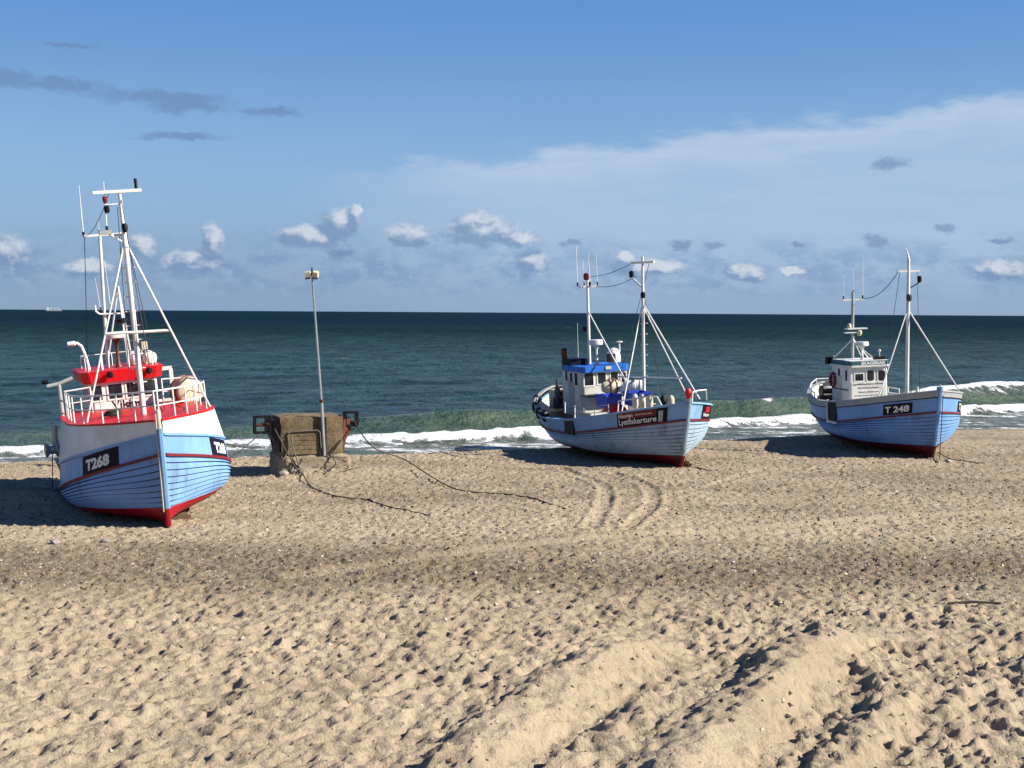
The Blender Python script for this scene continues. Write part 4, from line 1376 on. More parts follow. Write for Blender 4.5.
    G().box((-8.25, 0, 7.12), (0.9, 0.09, 0.07)).box((-8.25, 0, 7.12), (0.07, 0.86, 0.07)).build('crossbar', WHITE, a)
    for px_, py_, z_, m_ in ((-8.67, -0.30, 8.9, 0.02), (-8.25, 0.1, 8.6, 0.018), (-8.0, 0.0, 8.0, 0.03), (-7.9, 0.32, 8.6, 0.016), (-8.4, -0.1, 8.3, 0.014)):
        whip(a, (px_, py_, 7.2), (px_, py_, z_), m_)
    lathe_part('lamp', [(0.09, -0.1), (0.12, 0), (0.12, 0.16), (0.05, 0.22)], (-8.15, -0.1, 7.5), DKRED, a, 10)
    lathe_part('lamp', [(0.07, -0.1), (0.1, 0), (0.1, 0.1), (0.05, 0.14)], (-8.5, -0.1, 5.2), BLACK, a, 10)
    stay(a, (-8.26, 0, 5.98), (-5.0, 0.2, 3.0), 0.035)
    whip(boat, (-8.8, -0.35, 3.8), (-8.8, -0.32, 5.5), 0.014)
    # main mast
    m = mast_tube('mast', boat, [(-3.0, 0, 1.7), (-2.78, 0, 6.4)], 0.072, 0.06)
    mast_tube('topmast', m, [(-2.78, 0, 6.35), (-2.67, 0, 8.3)], 0.065, 0.05)
    G().box((-2.68, 0, 8.05), (1.0, 0.1, 0.09), rot=(0, 0, R(40))).build('crossbar', WHITE, m)
    pegs(m, (-2.97, 0.05, 3.4), (-2.82, 0.05, 6.0), 7, 0.16)
    G().tube([(-2.72, 0, 7.0), (-3.3, -0.2, 7.45)], 0.035, 6).build('bracket', WHITE, m, True)
    lathe_part('lamp', [(0.08, -0.1), (0.1, 0), (0.1, 0.14), (0.05, 0.18)], (-3.34, -0.2, 7.55), BLACK, m, 10)
    lathe_part('lamp', [(0.07, -0.1), (0.1, 0), (0.1, 0.1), (0.05, 0.16)], (-2.65, -0.05, 6.7), BLACK, m, 10)
    stay(m, (-2.82, -0.06, 6.2), (-1.2, -1.86, 2.25), 0.027, name='mast_leg')
    stay(m, (-2.82, 0.06, 6.2), (-2.2, 1.75, 2.2), 0.027, name='mast_leg')
    stay(m, (-2.75, 0.03, 6.3), (0.75, 0.55, 2.68), 0.03)
    stay(m, (-5.2, -0.1, 3.26), (0.15, 0.1, 3.50), 0.035, name='boom')
    wire(boat, (-8.0, 0.05, 7.55), (-3.05, -0.3, 8.05), 0.12)
    wire(boat, (-7.9, 0.05, 7.15), (-3.1, -0.1, 7.5), 0.2)
    for q0, q1, sg in (((-2.7, 0.3, 8.0), (-4.2, -0.9, 2.2), 0.1), ((-2.75, 0.0, 7.0), (-2.4, 0.6, 2.2), 0.0)):
        wire(m, q0, q1, sg, 0.011, DARKSTEEL, 'halyard')
    # bow fittings
    lathe_part('bollard', [(0.09, -0.3), (0.09, 0.05), (0.13, 0.1), (0.13, 0.26), (0.08, 0.36)], (0.86, 0.0, 2.78), RED, boat, 12)
    G().tube([(1.02, 0.06, 2.6), (1.02, 0.1, 3.0), (0.9, 0.4, 3.04), (0.45, 1.0, 3.0), (0.38, 1.05, 2.6)], 0.03, 6) \
        .build('bow_rail', WHITE, boat, True)
    G().tube([(-1.5, -1.9, 2.15), (-1.5, -1.85, 2.62), (-0.9, -1.6, 2.72), (-0.2, -1.1, 2.85), (0.0, -0.9, 2.82), (0.12, -0.78, 2.5)], 0.03, 6).build('bow_rail', WHITE, boat, True)
    # capstan, winch and gear on the after deck
    wn = lathe_part('winch', [(0.3, -0.5), (0.32, -0.44), (0.14, -0.4), (0.14, 0.4), (0.32, 0.44), (0.3, 0.5)], (-9.9, -0.5, 2.3), DARKSTEEL, boat, 14, 'Y')
    G().box((-9.9, -0.5, 1.85), (0.5, 1.2, 0.5)).build('bed', DARKSTEEL, wn)
    G().box((-10.6, -0.2, 1.95), (0.8, 1.5, 0.9)).build('stern_locker', CREAM, boat)
    G().tube([(-9.6, -1.1, 1.6), (-9.6, -1.1, 2.95)], 0.05, 7).tube([(-9.6, -0.1, 1.6), (-9.6, -0.1, 2.9)], 0.05, 7).build('stern_bitts', DARKSTEEL, boat, True)
    # loose gear
    fish_tub(MW, (-4.35, -0.95, 2.08), (0.95, 0.75, 0.55), TUB_BLUE, 'blue fish tub nearest the wheelhouse on the middle boat', 4)
    fish_tub(MW, (-2.35, -0.62, 2.30), (1.15, 0.8, 0.55), TUB_BLUE, 'blue fish tub beside the mast foot of the middle boat', -6)
    fish_tub(MW, (-6.0, -0.95, 1.85), (0.75, 0.85, 0.58), GREY, 'grey fish tub in front of the wheelhouse of the middle boat', 0, DARKSTEEL)
    raft_canister(MW, (-3.55, -0.15, 2.50), 'white life raft canister nearer the mast of the middle boat', 0.30, 0.95, 62)
    raft_canister(MW, (-4.75, 0.25, 2.30), 'white life raft canister nearer the wheelhouse of the middle boat', 0.28, 0.9, 62)
    buoy(MW, (-7.0, -0.98, 1.82), 0.24, CREAM, 'straw coloured float at the foot of the middle boat wheelhouse', rope=False)
    t = load(MW, (-5.35, -0.35, 2.55), 'lashed_bundle', 'beige canvas bundle tied with dark straps before the wheelhouse windows', 'bundle')
    lathe_part('canvas', [(0.05, -0.42), (0.2, -0.4), (0.29, -0.2), (0.3, 0.15), (0.24, 0.38), (0.05, 0.42)], (0, 0, 0.28), CREAM, t, 16, 'Y')
    G().torus((0, -0.14, 0.28), 0.30, 0.03, 'Y').torus((0, 0.14, 0.28), 0.295, 0.03, 'Y').torus((0, 0, 0.28), 0.36, 0.025, 'X').build('strap', BROWN, t)
    G().box((0, 0, -0.28), (0.4, 0.6, 0.56)).build('stand', GREY, t)
    for i, (x, y, mt_, lb) in enumerate(((-1.55, -1.1, CREAM, 'cream fender furthest from the bow on the middle boat foredeck'), (-1.2, -0.95, CREAM, 'cream fender second from aft on the middle boat foredeck'),
                                         (-0.85, -0.8, CREAM, 'cream fender third from aft on the middle boat foredeck'), (-0.35, -0.45, RUBBER, 'black fender on the middle boat foredeck'),
                                         (0.0, -0.30, CREAM, 'cream fender next to the bow bollard of the middle boat'))):
        t = load(MW, (x, y, 2.25), 'fender', lb, 'fender', 'fenders standing on the middle boat foredeck')
        lathe_part('fender_body', [(0.03, 0), (0.10, 0.03), (0.13, 0.12), (0.13, 0.46), (0.09, 0.55), (0.03, 0.6)], (0, 0, 0), mt_, t, 12)
        G().torus((0, 0, 0.62), 0.035, 0.014, 'X', 10, 5).build('eye', ROPE, t)
    t = load(MW, (-2.9, -1.35, 2.05), 'net_pile', 'heap of red netting beside the mast leg of the middle boat', 'net')
    vs, fs = [], []
    nn = 14
    for i in range(nn):
        for j in range(nn):
            x, y = (i / (nn - 1) - 0.5) * 1.5, (j / (nn - 1) - 0.5) * 0.9
            e = max(0, 1 - (x / 0.75) ** 2 - (y / 0.45) ** 2)
            vs.append((x, y, 0.30 * e ** 0.6 * (0.75 + 0.5 * random.random())))
    for i in range(nn - 1):
        for j in range(nn - 1):
            fs.append((i * nn + j, (i + 1) * nn + j, (i + 1) * nn + j + 1, i * nn + j + 1))
    G().add(vs, fs).build('netting', RED, t, True)
    return boat, MW


# ================================================================== boat with the number T 248
def boat_t248():
    MW = boat_matrix(17.74, 54.61, 8.71, 2.36, 0.7)
    boat = thing('fishing_boat', 'bright blue fishing boat numbered T 248 with white wheelhouse, at the right', 'boat', MW, 'fishing boats drawn up on the beach')
    h = Hull(11.6, 4.764, 0.732, (2.888, 1.983, 2.464), (1.976, 1.13, 1.416), 0.677, 2.684, 0.018)
    hp = hull_paint('mid_blue_hull_paint', (98, 142, 192), (92, 14, 24), 0.52, 0.14, 0.5)
    bp = paint('mid_blue_paint', (100, 146, 196), 0.4, 0.05, (80, 76, 80), 1.2, 0.35)
    common_hull(boat, h, 15, hp, DKRED, [('bulwark', 0.0, 0.72, bp, 0.012), ('bulwark_top_strake', 0.70, 1.0, GREY, 0.03)], cap_mat=GREY)
    rail_strip(boat, 'bulwark_moulding', h, lambda us, s: h.up(us, 0.70, s), NAVY, 0.05, 0.0, 0.035)
    for side, ua in ((-1, 0.951), (1, 0.905)):
        hull_plate(boat, h, 'registration_board', side, ua, 1.22, 0.07, 0.52, BLACK, 0.035, text=[('T 248', 0.10, 1.12, 0.16, 0.43, LETTER)], bold=0.05)
    # loading gap aft of amidships; a black panel stands for its shaded opening
    gp = G().box((-4.72, -2.44, 1.66), (0.86, 0.05, 0.92)).build('gap_shade_panel', BLACK, boat)
    G().box((-5.20, -2.46, 1.62), (0.09, 0.10, 1.05)).box((-4.72, -2.47, 1.17), (1.0, 0.10, 0.10)).build('gate_frame', WHITE, gp)
    # wheelhouse
    wh = house_walls(boat, -8.35, -6.25, 0.93, 1.5, 3.55, WHITE, 0.06)
    window(wh, (-6.248, -0.47, 3.02), (0, 1, 0), (0, 0, 1), 0.40, 0.32)
    window(wh, (-6.248, 0.085, 3.08), (0, 1, 0), (0, 0, 1), 0.34, 0.50, arch=True)
    window(wh, (-6.248, 0.63, 3.06), (0, 1, 0), (0, 0, 1), 0.34, 0.50, arch=True)
    window(wh, (-6.62, -0.932, 3.10), (1, 0, 0), (0, 0, 1), 0.26, 0.50)
    window(wh, (-7.46, -0.932, 3.15), (1, 0, 0), (0, 0, 1), 0.26, 0.46)
    for x in (-6.7, -7.5):
        window(wh, (x, 0.932, 3.1), (-1, 0, 0), (0, 0, 1), 0.34, 0.5)
    G().box((-7.5, -0.945, 2.3), (0.66, 0.03, 1.5)).build('door', WHITE_OLD, wh)
    G().box((-7.35, -0.955, 2.42), (1.9, 0.035, 0.05)).build('belt_moulding', DARKSTEEL, wh)
    rf = band_box(boat, 'roof', -8.45, -6.10, 1.03, 3.50, 3.58, WHITE, 0.0, 0.15)
    nb = band_box(boat, 'name_board', -8.3, -6.14, 0.98, 3.58, 3.78, TEAL, 0.0, 0.12)
    flat_text('lettering', 'SKAGERAK', LETTER, nb, (-6.14, -0.42, 3.615), (0, 1, 0), (0, 0, 1), 1.22, 0.14, 0.012, 0.06)
    G().box((-7.2, 0, 3.79), (2.1, 1.9, 0.03)).build('name_board_cap', WHITE, nb)
    bn = G().box((-6.225, -0.02, 2.40), (0.03, 1.68, 0.80)).build('wheelhouse_banner', LETTER, wh)
    for body, y0, y1, z0, hh in (('Lystfiskerture Hvide', -0.78, 0.74, 2.66, 0.09), ('FRA THORUP STRAND', -0.55, 0.5, 2.48, 0.08), ('Bestil plads her', -0.5, 0.5, 2.30, 0.065), ('Turene er hver dag i sommer', -0.74, 0.66, 2.14, 0.065)):
        flat_text('lettering', body, INK, bn, (-6.21, y0, z0), (0, 1, 0), (0, 0, 1), y1 - y0, hh, 0.008, 0.025)
    # roof gear
    a = mast_tube('antenna_mast', boat, [(-8.1, 0, 3.6), (-7.92, 0, 7.0)], 0.085, 0.065, GREY)
    G().box((-7.93, 0, 6.62), (0.07, 1.05, 0.07)).build('crossbar', WHITE, a)
    whip(a, (-7.93, -0.48, 6.7), (-7.93, -0.44, 7.85), 0.016)
    whip(a, (-7.90, 0.02, 6.95), (-7.90, 0.02, 8.1), 0.015)
    whip(a, (-7.93, 0.50, 6.7), (-7.93, 0.54, 8.75), 0.018)
    G().box((-7.8, 0.08, 5.24), (0.4, 1.0, 0.06)).box((-7.8, -0.12, 5.06), (0.3, 0.8, 0.05)).build('platform', WHITE, a)
    lathe_part('lamp', [(0.08, -0.1), (0.13, 0), (0.13, 0.12), (0.05, 0.2)], (-7.7, 0.2, 5.0), CREAM, a, 12)
    lathe_part('lamp', [(0.08, -0.1), (0.10, 0), (0.10, 0.12), (0.05, 0.2)], (-7.7, -0.3, 5.3), CREAM, a, 12)
    for q in ((-8.4, -0.85, 3.8), (-8.2, 0.85, 3.8), (-6.9, 0.0, 3.8)):
        stay(a, (-8.0, 0, 4.75), q, 0.03)
    radar_drum(boat, (-6.95, 0.0, 4.44), 0.31, 0.20, 0.70, WHITE)
    for q in ((-6.5, 0.45, 3.8), (-6.4, -0.2, 3.8)):
        stay(boat, (-6.95, 0, 4.3), q, 0.025, name='radar_strut')
    G().box((-6.45, 0.62, 3.88), (0.2, 0.5, 0.14)).build('roof_lamp_housing', BLACK, boat)
    lathe_part('antenna_ball', [(0.02, 0), (0.02, 0.2), (0.06, 0.24), (0.06, 0.3), (0.02, 0.34)], (-6.4, 0.62, 3.95), WHITE, boat, 10)
    G().box((-8.55, -0.92, 3.72), (0.35, 0.40, 0.34)).build('loudspeaker', BLACK, boat)
    G().tube([(-8.42, -0.80, 2.8), (-8.42, -0.80, 3.95)], 0.025, 6).build('loudspeaker_post', WHITE, boat, True)
    # foremast
    m = mast_tube('mast', boat, [(-2.33, 0, 1.9), (-2.1, 0, 6.2)], 0.088, 0.075)
    mast_tube('topmast', m, [(-2.1, 0, 6.15), (-1.98, 0, 8.35)], 0.085, 0.06)
    G().tube([(-1.98, 0, 8.3), (-2.0, -0.02, 8.55), (-2.06, -0.08, 8.88)], 0.07, 8, r1=0.015).build('finial', WHITE, m, True)
    G().box((-2.0, 0.0, 7.88), (0.08, 0.98, 0.08)).build('crossbar', WHITE, m)
    G().tube([(-2.05, 0, 7.1), (-2.0, 0.50, 7.38)], 0.025, 6).build('bracket', DARKSTEEL, m, True)
    lathe_part('lamp', [(0.07, -0.1), (0.09, 0), (0.09, 0.14), (0.05, 0.18)], (-2.0, 0.50, 7.48), BLACK, m, 10)
    lathe_part('lamp', [(0.08, -0.14), (0.12, -0.05), (0.12, 0.1), (0.06, 0.16)], (-1.98, 0.0, 6.72), DARKSTEEL, m, 10)
    stay(m, (-2.1, -0.05, 6.15), (-1.35, -1.72, 2.55), 0.029, name='mast_leg')
    stay(m, (-2.1, 0.05, 6.15), (-1.0, 1.75, 2.72), 0.029, name='mast_leg')
    wire(boat, (-7.93, 0.5, 6.68), (-2.0, -0.48, 7.86), 0.35, 0.016)
    G().tube([(-3.0, 0.55, 1.9), (-3.0, 0.55, 3.6)], 0.014, 5).build('deck_pole', DARKSTEEL, boat, True)
    for q0, q1, sg in (((-2.0, 0.4, 7.85), (-2.9, 0.9, 2.2), 0.08), ((-2.0, -0.4, 7.85), (-3.2, -0.8, 2.2), 0.08)):
        wire(m, q0, q1, sg, 0.011, DARKSTEEL, 'halyard')
    # whaleback nose
    G().box((0.15, 0, 2.80), (0.9, 0.8, 0.05), taper=(0.6, 0.4)).build('breasthook', WHITE, boat)
    G().tube([(-0.05, -0.62, 2.8), (-0.05, -0.60, 3.02)], 0.06, 7).tube([(0.62, 0.1, 2.8), (0.62, 0.1, 3.12)], 0.035, 7).build('bow_bitts', WHITE_OLD, boat, True)
    for z in (0.75, 1.15, 1.55, 1.95, 2.4):
        x = float(h.xf(z)) + 0.10
        G().box((x - 0.16, -0.075, z), (0.3, 0.05, 0.035)).box((x - 0.16, 0.075, z), (0.3, 0.05, 0.035)).build('stem_iron', GREY, boat)
    wire(boat, (0.80, 0.12, 2.7), (0.35, 0.16, -0.05), 0.0, 0.018, DARKSTEEL, 'bow_chain')
    # after deck
    G().box((-9.6, 0.1, 1.95), (1.1, 1.5, 0.75)).build('hatch', WHITE_OLD, boat)
    wn = lathe_part('winch', [(0.28, -0.4), (0.3, -0.34), (0.12, -0.3), (0.12, 0.3), (0.3, 0.34), (0.28, 0.4)], (-8.9, -0.9, 2.2), DARKSTEEL, boat, 14, 'Y')
    G().box((-8.9, -0.9, 1.8), (0.4, 1.0, 0.4)).build('bed', DARKSTEEL, wn)
    us_r = [0.04, 0.10, 0.18, 0.26, 0.33]
    pts = [tuple(map(float, h.up(u, 1.0, -1, inset=0.08))) for u in us_r[::-1]] + [tuple(map(float, h.up(u, 1.0, 1, inset=0.08))) for u in us_r]
    railing(boat, pts, 0.28, WHITE, mids=0, r=0.03, name='stern_railing')
    lb = load(MW, (-8.12, -0.99, 2.82), 'lifebuoy', 'dark red lifebuoy hung on the side of the white wheelhouse', 'lifebuoy')
    G().torus((0, 0, 0), 0.29, 0.085, 'Y', 24, 10).build('ring', DKRED, lb, True)
    for k in range(4):
        a0 = R(45 + 90 * k)
        c = (0.29 * math.cos(a0), 0, 0.29 * math.sin(a0))
        G().torus(c, 0.09, 0.014, 'X' if k % 2 else 'Z', 12, 6).build('band', WHITE_OLD, lb)
    return boat, MW


boat1, MW1 = boat_t268()
boat2, MW2 = boat_banner()
boat3, MW3 = boat_t248()


# ================================================================== concrete mooring block with its lamp post
def concrete_material(name, c0, c1, stain):
    m, nt, b = pbsdf(name)
    co = nt.n('ShaderNodeTexCoord').outputs['Object']
    n1 = nt.noise(co, 1.6, 6.0, 0.62)
    n2 = nt.noise(co, 9.0, 6.0, 0.7)
    n3 = nt.noise(nt.v('MULTIPLY', co, (0.5, 0.5, 9.0)), 1.0, 3.0, 0.6)
    c = nt.mix(nt.ramp(n1, 0.3, 0.7), c0, c1)
    c = nt.mix(nt.m('MULTIPLY', nt.ramp(n3, 0.52, 0.70), 0.5), c, stain)
    c = nt.mix(nt.m('MULTIPLY', nt.ramp(n2, 0.54, 0.66), 0.8), c, tuple(x * 0.35 for x in c0[:3]) + (1,))
    nt.link(c, b.inputs['Base Color'])
    b.inputs['Roughness'].default_value = 0.92
    bp = nt.n('ShaderNodeBump')
    bp.inputs['Strength'].default_value = 0.8
    bp.inputs['Distance'].default_value = 0.05
    nt.link(nt.m('ADD', n2, nt.m('MULTIPLY', n1, 0.6)), bp.inputs['Height'])
    nt.link(bp.outputs[0], b.inputs['Normal'])
    return m


CONC = concrete_material('weathered_concrete', (0.080, 0.056, 0.028, 1), (0.165, 0.117, 0.060, 1), (0.08, 0.055, 0.03, 1))
CONC2 = concrete_material('rough_plinth_concrete', (0.17, 0.14, 0.10, 1), (0.27, 0.22, 0.15, 1), (0.11, 0.06, 0.03, 1))


def rough_block(name, c, size, mat, parent, n=9, amp=0.05, taper=(1, 1), seed=1):
    """a cast block with broken, uneven faces"""
    bm = bmesh.new()
    bmesh.ops.create_cube(bm, size=1.0)
    bmesh.ops.subdivide_edges(bm, edges=bm.edges[:], cuts=n, use_grid_fill=True)
    rr = random.Random(seed)
    for v in bm.verts:
        k = 1 + (taper[0] - 1) * (v.co.z + 0.5), 1 + (taper[1] - 1) * (v.co.z + 0.5)
        p = Vector((v.co.x * size[0] * k[0], v.co.y * size[1] * k[1], v.co.z * size[2]))
        q = p * 2.3 + Vector((seed * 3.1, seed, 0))
        d = float(fbm(np.array(q.x + q.z * 0.7), np.array(q.y - q.z * 0.9), 3, seed))
        ed = sum(abs(a) > 0.499 for a in v.co)
        p += v.normal * (d * amp - (0.6 * amp if ed >= 2 else 0)) + Vector((rr.uniform(-1, 1), rr.uniform(-1, 1), rr.uniform(-1, 1))) * amp * 0.15
        v.co = p + Vector(c)
    me = bpy.data.meshes.new(name)
    bm.to_mesh(me); bm.free()
    me.materials.append(mat)
    me.polygons.foreach_set('use_smooth', [True] * len(me.polygons))
    try:
        me.set_sharp_from_angle(angle=R(42))
    except Exception:
        pass
    o = bpy.data.objects.new(name, me)
    COL.objects.link(o)
    o.parent = parent
    return o


DULLPIPE = paint('dull_pipe', (92, 86, 80), 0.6, 0.25, (70, 44, 30), 3.0, 0.3)
DKPLATE = paint('shaded_dark_steel', (34, 24, 28), 0.7, 0.2, (70, 40, 30), 3.0, 0.3, bump=0.4)  # dark steel for the left corbel, its side's shade put into the colour
BX, BY, BROT = -7.64, 48.35, 20.0
MB = Matrix.Translation((BX, BY, 0)) @ Matrix.Rotation(R(BROT), 4, 'Z')
blk = thing('mooring_block', 'weathered concrete mooring block with rusty steel brackets between the boats', 'concrete block', MB)
# local: x along the front, front face at y = -1
rough_block('block', (0, 0, 1.40), (2.30, 2.0, 1.50), CONC, blk, 11, 0.05, (1.03, 1.0), 3)
rough_block('plinth', (0.12, -0.05, 0.27), (2.9, 2.5, 0.95), CONC2, blk, 13, 0.16, (0.86, 0.9), 8)
G().box((0.38, -1.03, 1.42), (0.22, 0.05, 1.42)).box((0.27, -1.08, 1.42), (0.04, 0.10, 1.42)).box((0.49, -1.08, 1.42), (0.04, 0.10, 1.42)).build('channel_post', DARKSTEEL, blk)
for z in (1.0, 1.45, 1.9):
    G().tube([(0.38, -1.05, z), (0.38, -1.10, z)], 0.035, 8).build('bolt', STEEL, blk, True)
# panel marks left by the shuttering boards
for i in range(5):
    G().box((-0.33, -1.045, 0.86 + i * 0.17), (1.15, 0.05, 0.155)).build('cast_board_face', CONC, blk)
# steel side plates and cages
for s in (-1, 1):
    x = s * 1.17
    vs = [(x, -0.95, 0.8), (x, -0.95, 2.0), (x + s * 0.62, -0.75, 2.05), (x + s * 0.62, -0.75, 1.55), (x + s * 0.12, -0.9, 0.8),
          (x, 0.75, 0.8), (x, 0.75, 2.0), (x + s * 0.62, 0.6, 2.05), (x + s * 0.62, 0.6, 1.55), (x + s * 0.12, 0.7, 0.8)]
    fs = [(0, 1, 2, 3, 4), (9, 8, 7, 6, 5), (0, 5, 6, 1), (1, 6, 7, 2), (2, 7, 8, 3), (3, 8, 9, 4), (4, 9, 5, 0)]
    vs = [(a if abs(a) <= 1.18 else a - s * 0.30, b, c) for a, b, c in vs]
    cor = G().add(vs, fs).build('steel_corbel', RUST if s > 0 else DKPLATE, blk)
    cx = s * (1.78 if s < 0 else 1.50)
    g = G()
    w, d, z0, z1 = 0.27, 0.3, 1.58, 2.16
    if s > 0:
        z0, z1, w = 1.78, 2.26, 0.22
    ps = [(cx - w, -0.85), (cx + w, -0.85), (cx + w, -0.85 + d), (cx - w, -0.85 + d)]
    for a, b in ps:
        g.box((a, b, (z0 + z1) / 2), (0.07, 0.07, z1 - z0))
    for z in (z0, z1):
        for k in range(4):
            a, b = ps[k], ps[(k + 1) % 4]
            g.box(((a[0] + b[0]) / 2, (a[1] + b[1]) / 2, z), (abs(a[0] - b[0]) + 0.069, abs(a[1] - b[1]) + 0.069, 0.068))
    cage = g.build('bracket_cage', BLACK, blk)
    G().tube([(cx - w, -0.7, 1.86), (cx + w, -0.7, 1.86)], 0.06, 8).build('roller', RUST, cage, True)

# lamp post
lp = thing('lamp_post', 'thin leaning steel lamp post bolted to the concrete block', 'lamp post', Matrix.Translation((-6.86, 47.42, 0.72)))
G().tube([(0, 0, 0), (-0.10, 0, 2.0)], 0.062, 9).build('lower_pole', STEEL, lp, True)
G().tube([(-0.10, 0, 1.98), (-0.44, 0.05, 6.55)], 0.046, 8, r1=0.036).build('upper_pole', STEEL, lp, True)
lathe_part('collar', [(0.075, -0.06), (0.085, 0), (0.075, 0.06)], (-0.10, 0, 2.0), RUST, lp, 10)
for s in (-1, 1):
    hd = G().box((-0.44 + s * 0.13, -0.02, 6.62), (0.22, 0.30, 0.20), rot=(R(18), R(s * 12), 0), taper=(0.8, 0.8)).build('lamp_head', CREAM, lp)
    G().box((-0.44 + s * 0.13, -0.10, 6.49), (0.18, 0.2, 0.05), rot=(R(18), R(s * 12), 0)).build('lens', DARKSTEEL, hd)
G().tube([(-0.44, 0.05, 6.5), (-0.45, 0.05, 6.86)], 0.03, 6).build('finial', BLACK, lp, True)

# pipe frame leaning on the block
pf = thing('pipe_frame', 'bent grey pipe frame leaning against the front of the concrete block', 'frame', MB)
G().tube([(-0.55, -1.30, -0.05), (-0.85, -1.18, 1.0), (-0.93, -1.12, 1.50), (-0.80, -1.12, 1.62), (0.16, -1.12, 1.66), (0.26, -1.12, 1.58), (0.30, -1.14, 1.0)], 0.024, 8).build('rail', DULLPIPE, pf, True)
G().tube([(-0.42, -1.36, -0.05), (-0.75, -1.22, 1.05), (-0.80, -1.16, 1.5)], 0.024, 8).build('leg', DULLPIPE, pf, True)
G().tube([(-1.15, -1.28, 0.6), (-0.80, -1.2, 1.1)], 0.022, 8).build('brace', DULLPIPE, pf, True)
G().tube([(-0.95, -1.3, 0.0), (-0.72, -1.3, 0.6), (-0.60, -1.24, 0.25), (-0.45, -1.3, 0.65)], 0.03, 7).build('tangle', DARKSTEEL, pf, True)


def world_rope(name, label, pts, r, mat, cat='rope', drape=None, steps=8):
    pts = [Vector(p) for p in pts]
    out_ = []
    n = len(pts)
    for i in range(n - 1):
        p0, p1, p2, p3 = pts[max(i - 1, 0)], pts[i], pts[i + 1], pts[min(i + 2, n - 1)]
        for t in np.linspace(0, 1, steps, endpoint=False):
            out_.append(0.5 * ((2 * p1) + (-p0 + p2) * t + (2 * p0 - 5 * p1 + 4 * p2 - p3) * t * t + (-p0 + 3 * p1 - 3 * p2 + p3) * t ** 3))
    out_.append(pts[-1])
    if drape is not None:
        out_ = [Vector((p.x, p.y, max(p.z, ground(p.x, p.y) + drape))) for p in out_]
    o = G().tube(out_, r, 7).build(name, mat, None, True)
    return tag(o, label, cat, 'mooring ropes')


def bl(x, y, z):
    return tuple(MB @ Vector((x, y, z)))


def gp(px, py, lift=0.02):
    x, y = cam_ground(px, py)
    return (x, y, ground(x, y) + lift)


world_rope('mooring_rope', 'dark rope hanging from the block in a long curve to the sand at right',
           [bl(1.62, -0.75, 1.9), (-5.0, 46.8, 1.1), gp(405, 470, 0.36), gp(452, 490, 0.03), gp(500, 496), gp(532, 501), gp(566, 511, -0.03)], 0.022, ROPE, drape=0.012)
world_rope('mooring_rope', 'dark rope stretched from the block to the boat with the red foredeck',
           [bl(-1.8, -0.8, 1.6), (-9.7, 44.6, 0.95), tuple(MW1 @ Vector((-6.2, 2.42, 1.0)))], 0.02, ROPE)
world_rope('mooring_rope', 'rope running down the front of the block from its left bracket',
           [bl(-1.35, -0.9, 1.72), bl(-0.95, -1.25, 0.85), bl(-0.72, -1.36, 0.42), bl(-0.45, -1.45, 0.1)], 0.024, DARKSTEEL)
world_rope('mooring_rope', 'rope snaking over the sand away from the foot of the pipe frame',
           [bl(-0.45, -1.42, 0.12), gp(312, 487), gp(335, 496), gp(366, 499), gp(392, 508), gp(430, 517, -0.02)], 0.02, ROPE, drape=0.012)
world_rope('mooring_rope', 'short rope end hanging over the plinth below the lamp post',
           [bl(1.1, -1.05, 1.3), bl(0.72, -1.3, 0.78), bl(0.78, -1.42, 0.45), bl(0.55, -1.48, 0.2), bl(0.75, -1.6, 0.02)], 0.026, DARKSTEEL)
world_rope('anchor_chain', 'short dark chain on the sand under the bow of the boat numbered T 248',
           [(17.82, 54.5, 0.35), gp(934, 460), gp(938, 464, 0.0)], 0.03, DARKSTEEL, 'chain', 0.01)
world_rope('mooring_rope', 'rope half buried in the sand right of the boat numbered T 248',
           [gp(938, 456, 0.2), gp(950, 459), gp(965, 461), gp(985, 464, -0.03)], 0.02, ROPE, drape=0.01)
world_rope('mooring_rope', 'rope lying on the sand under the bow of the middle boat',
           [tuple(MW2 @ Vector((0.25, 0.1, 0.35))), gp(690, 467), gp(700, 469), gp(712, 471, -0.02)], 0.022, BROWN, drape=0.01)


# ------------------------------------------------------------------ stones
def stone_mesh(seed, flat=0.6):
    bm = bmesh.new()
    bmesh.ops.create_icosphere(bm, subdivisions=2, radius=1.0)
    rr = random.Random(seed)
    for v in bm.verts:
        d = float(fbm(np.array(v.co.x * 1.3 + seed), np.array(v.co.y * 1.3 + v.co.z), 3, seed))
        v.co *= 1 + 0.35 * d + rr.uniform(-0.04, 0.04)
        v.co.z *= flat
    me = bpy.data.meshes.new('stone')
    bm.to_mesh(me); bm.free()
    return me


PALE = concrete_material('pale_stone', (0.26, 0.24, 0.21, 1), (0.38, 0.36, 0.32, 1), (0.2, 0.18, 0.15, 1))
for i, (px, py, s, lb) in enumerate(((262, 475, 0.16, 'pale stone leftmost at the foot of the concrete block'), (284, 477, 0.20, 'flat pale stone beside the foot of the pipe frame'),
                                     (294, 476, 0.20, 'pale upright stone just under the pipe frame'), (948, 462, 0.16, 'white stone on the sand right of the boat numbered T 248'),
                                     (55, 543, 0.13, 'small white stone on the sand before the boat with the red foredeck'), (106, 541, 0.10, 'small white stone below the bow of the boat with the red foredeck'))):
    x, y = cam_ground(px, py)
    me = stone_mesh(i + 3, 0.6)
    me.materials.append(PALE)
    o = bpy.data.objects.new('stone', me)
    COL.objects.link(o)
    o.location = (x, y, ground(x, y) + s * 0.25)
    o.scale = (s * 1.25, s, s)
    o.rotation_euler = (0, 0, i * 1.3)
    tag(o, lb, 'stone', 'pale stones on the beach')

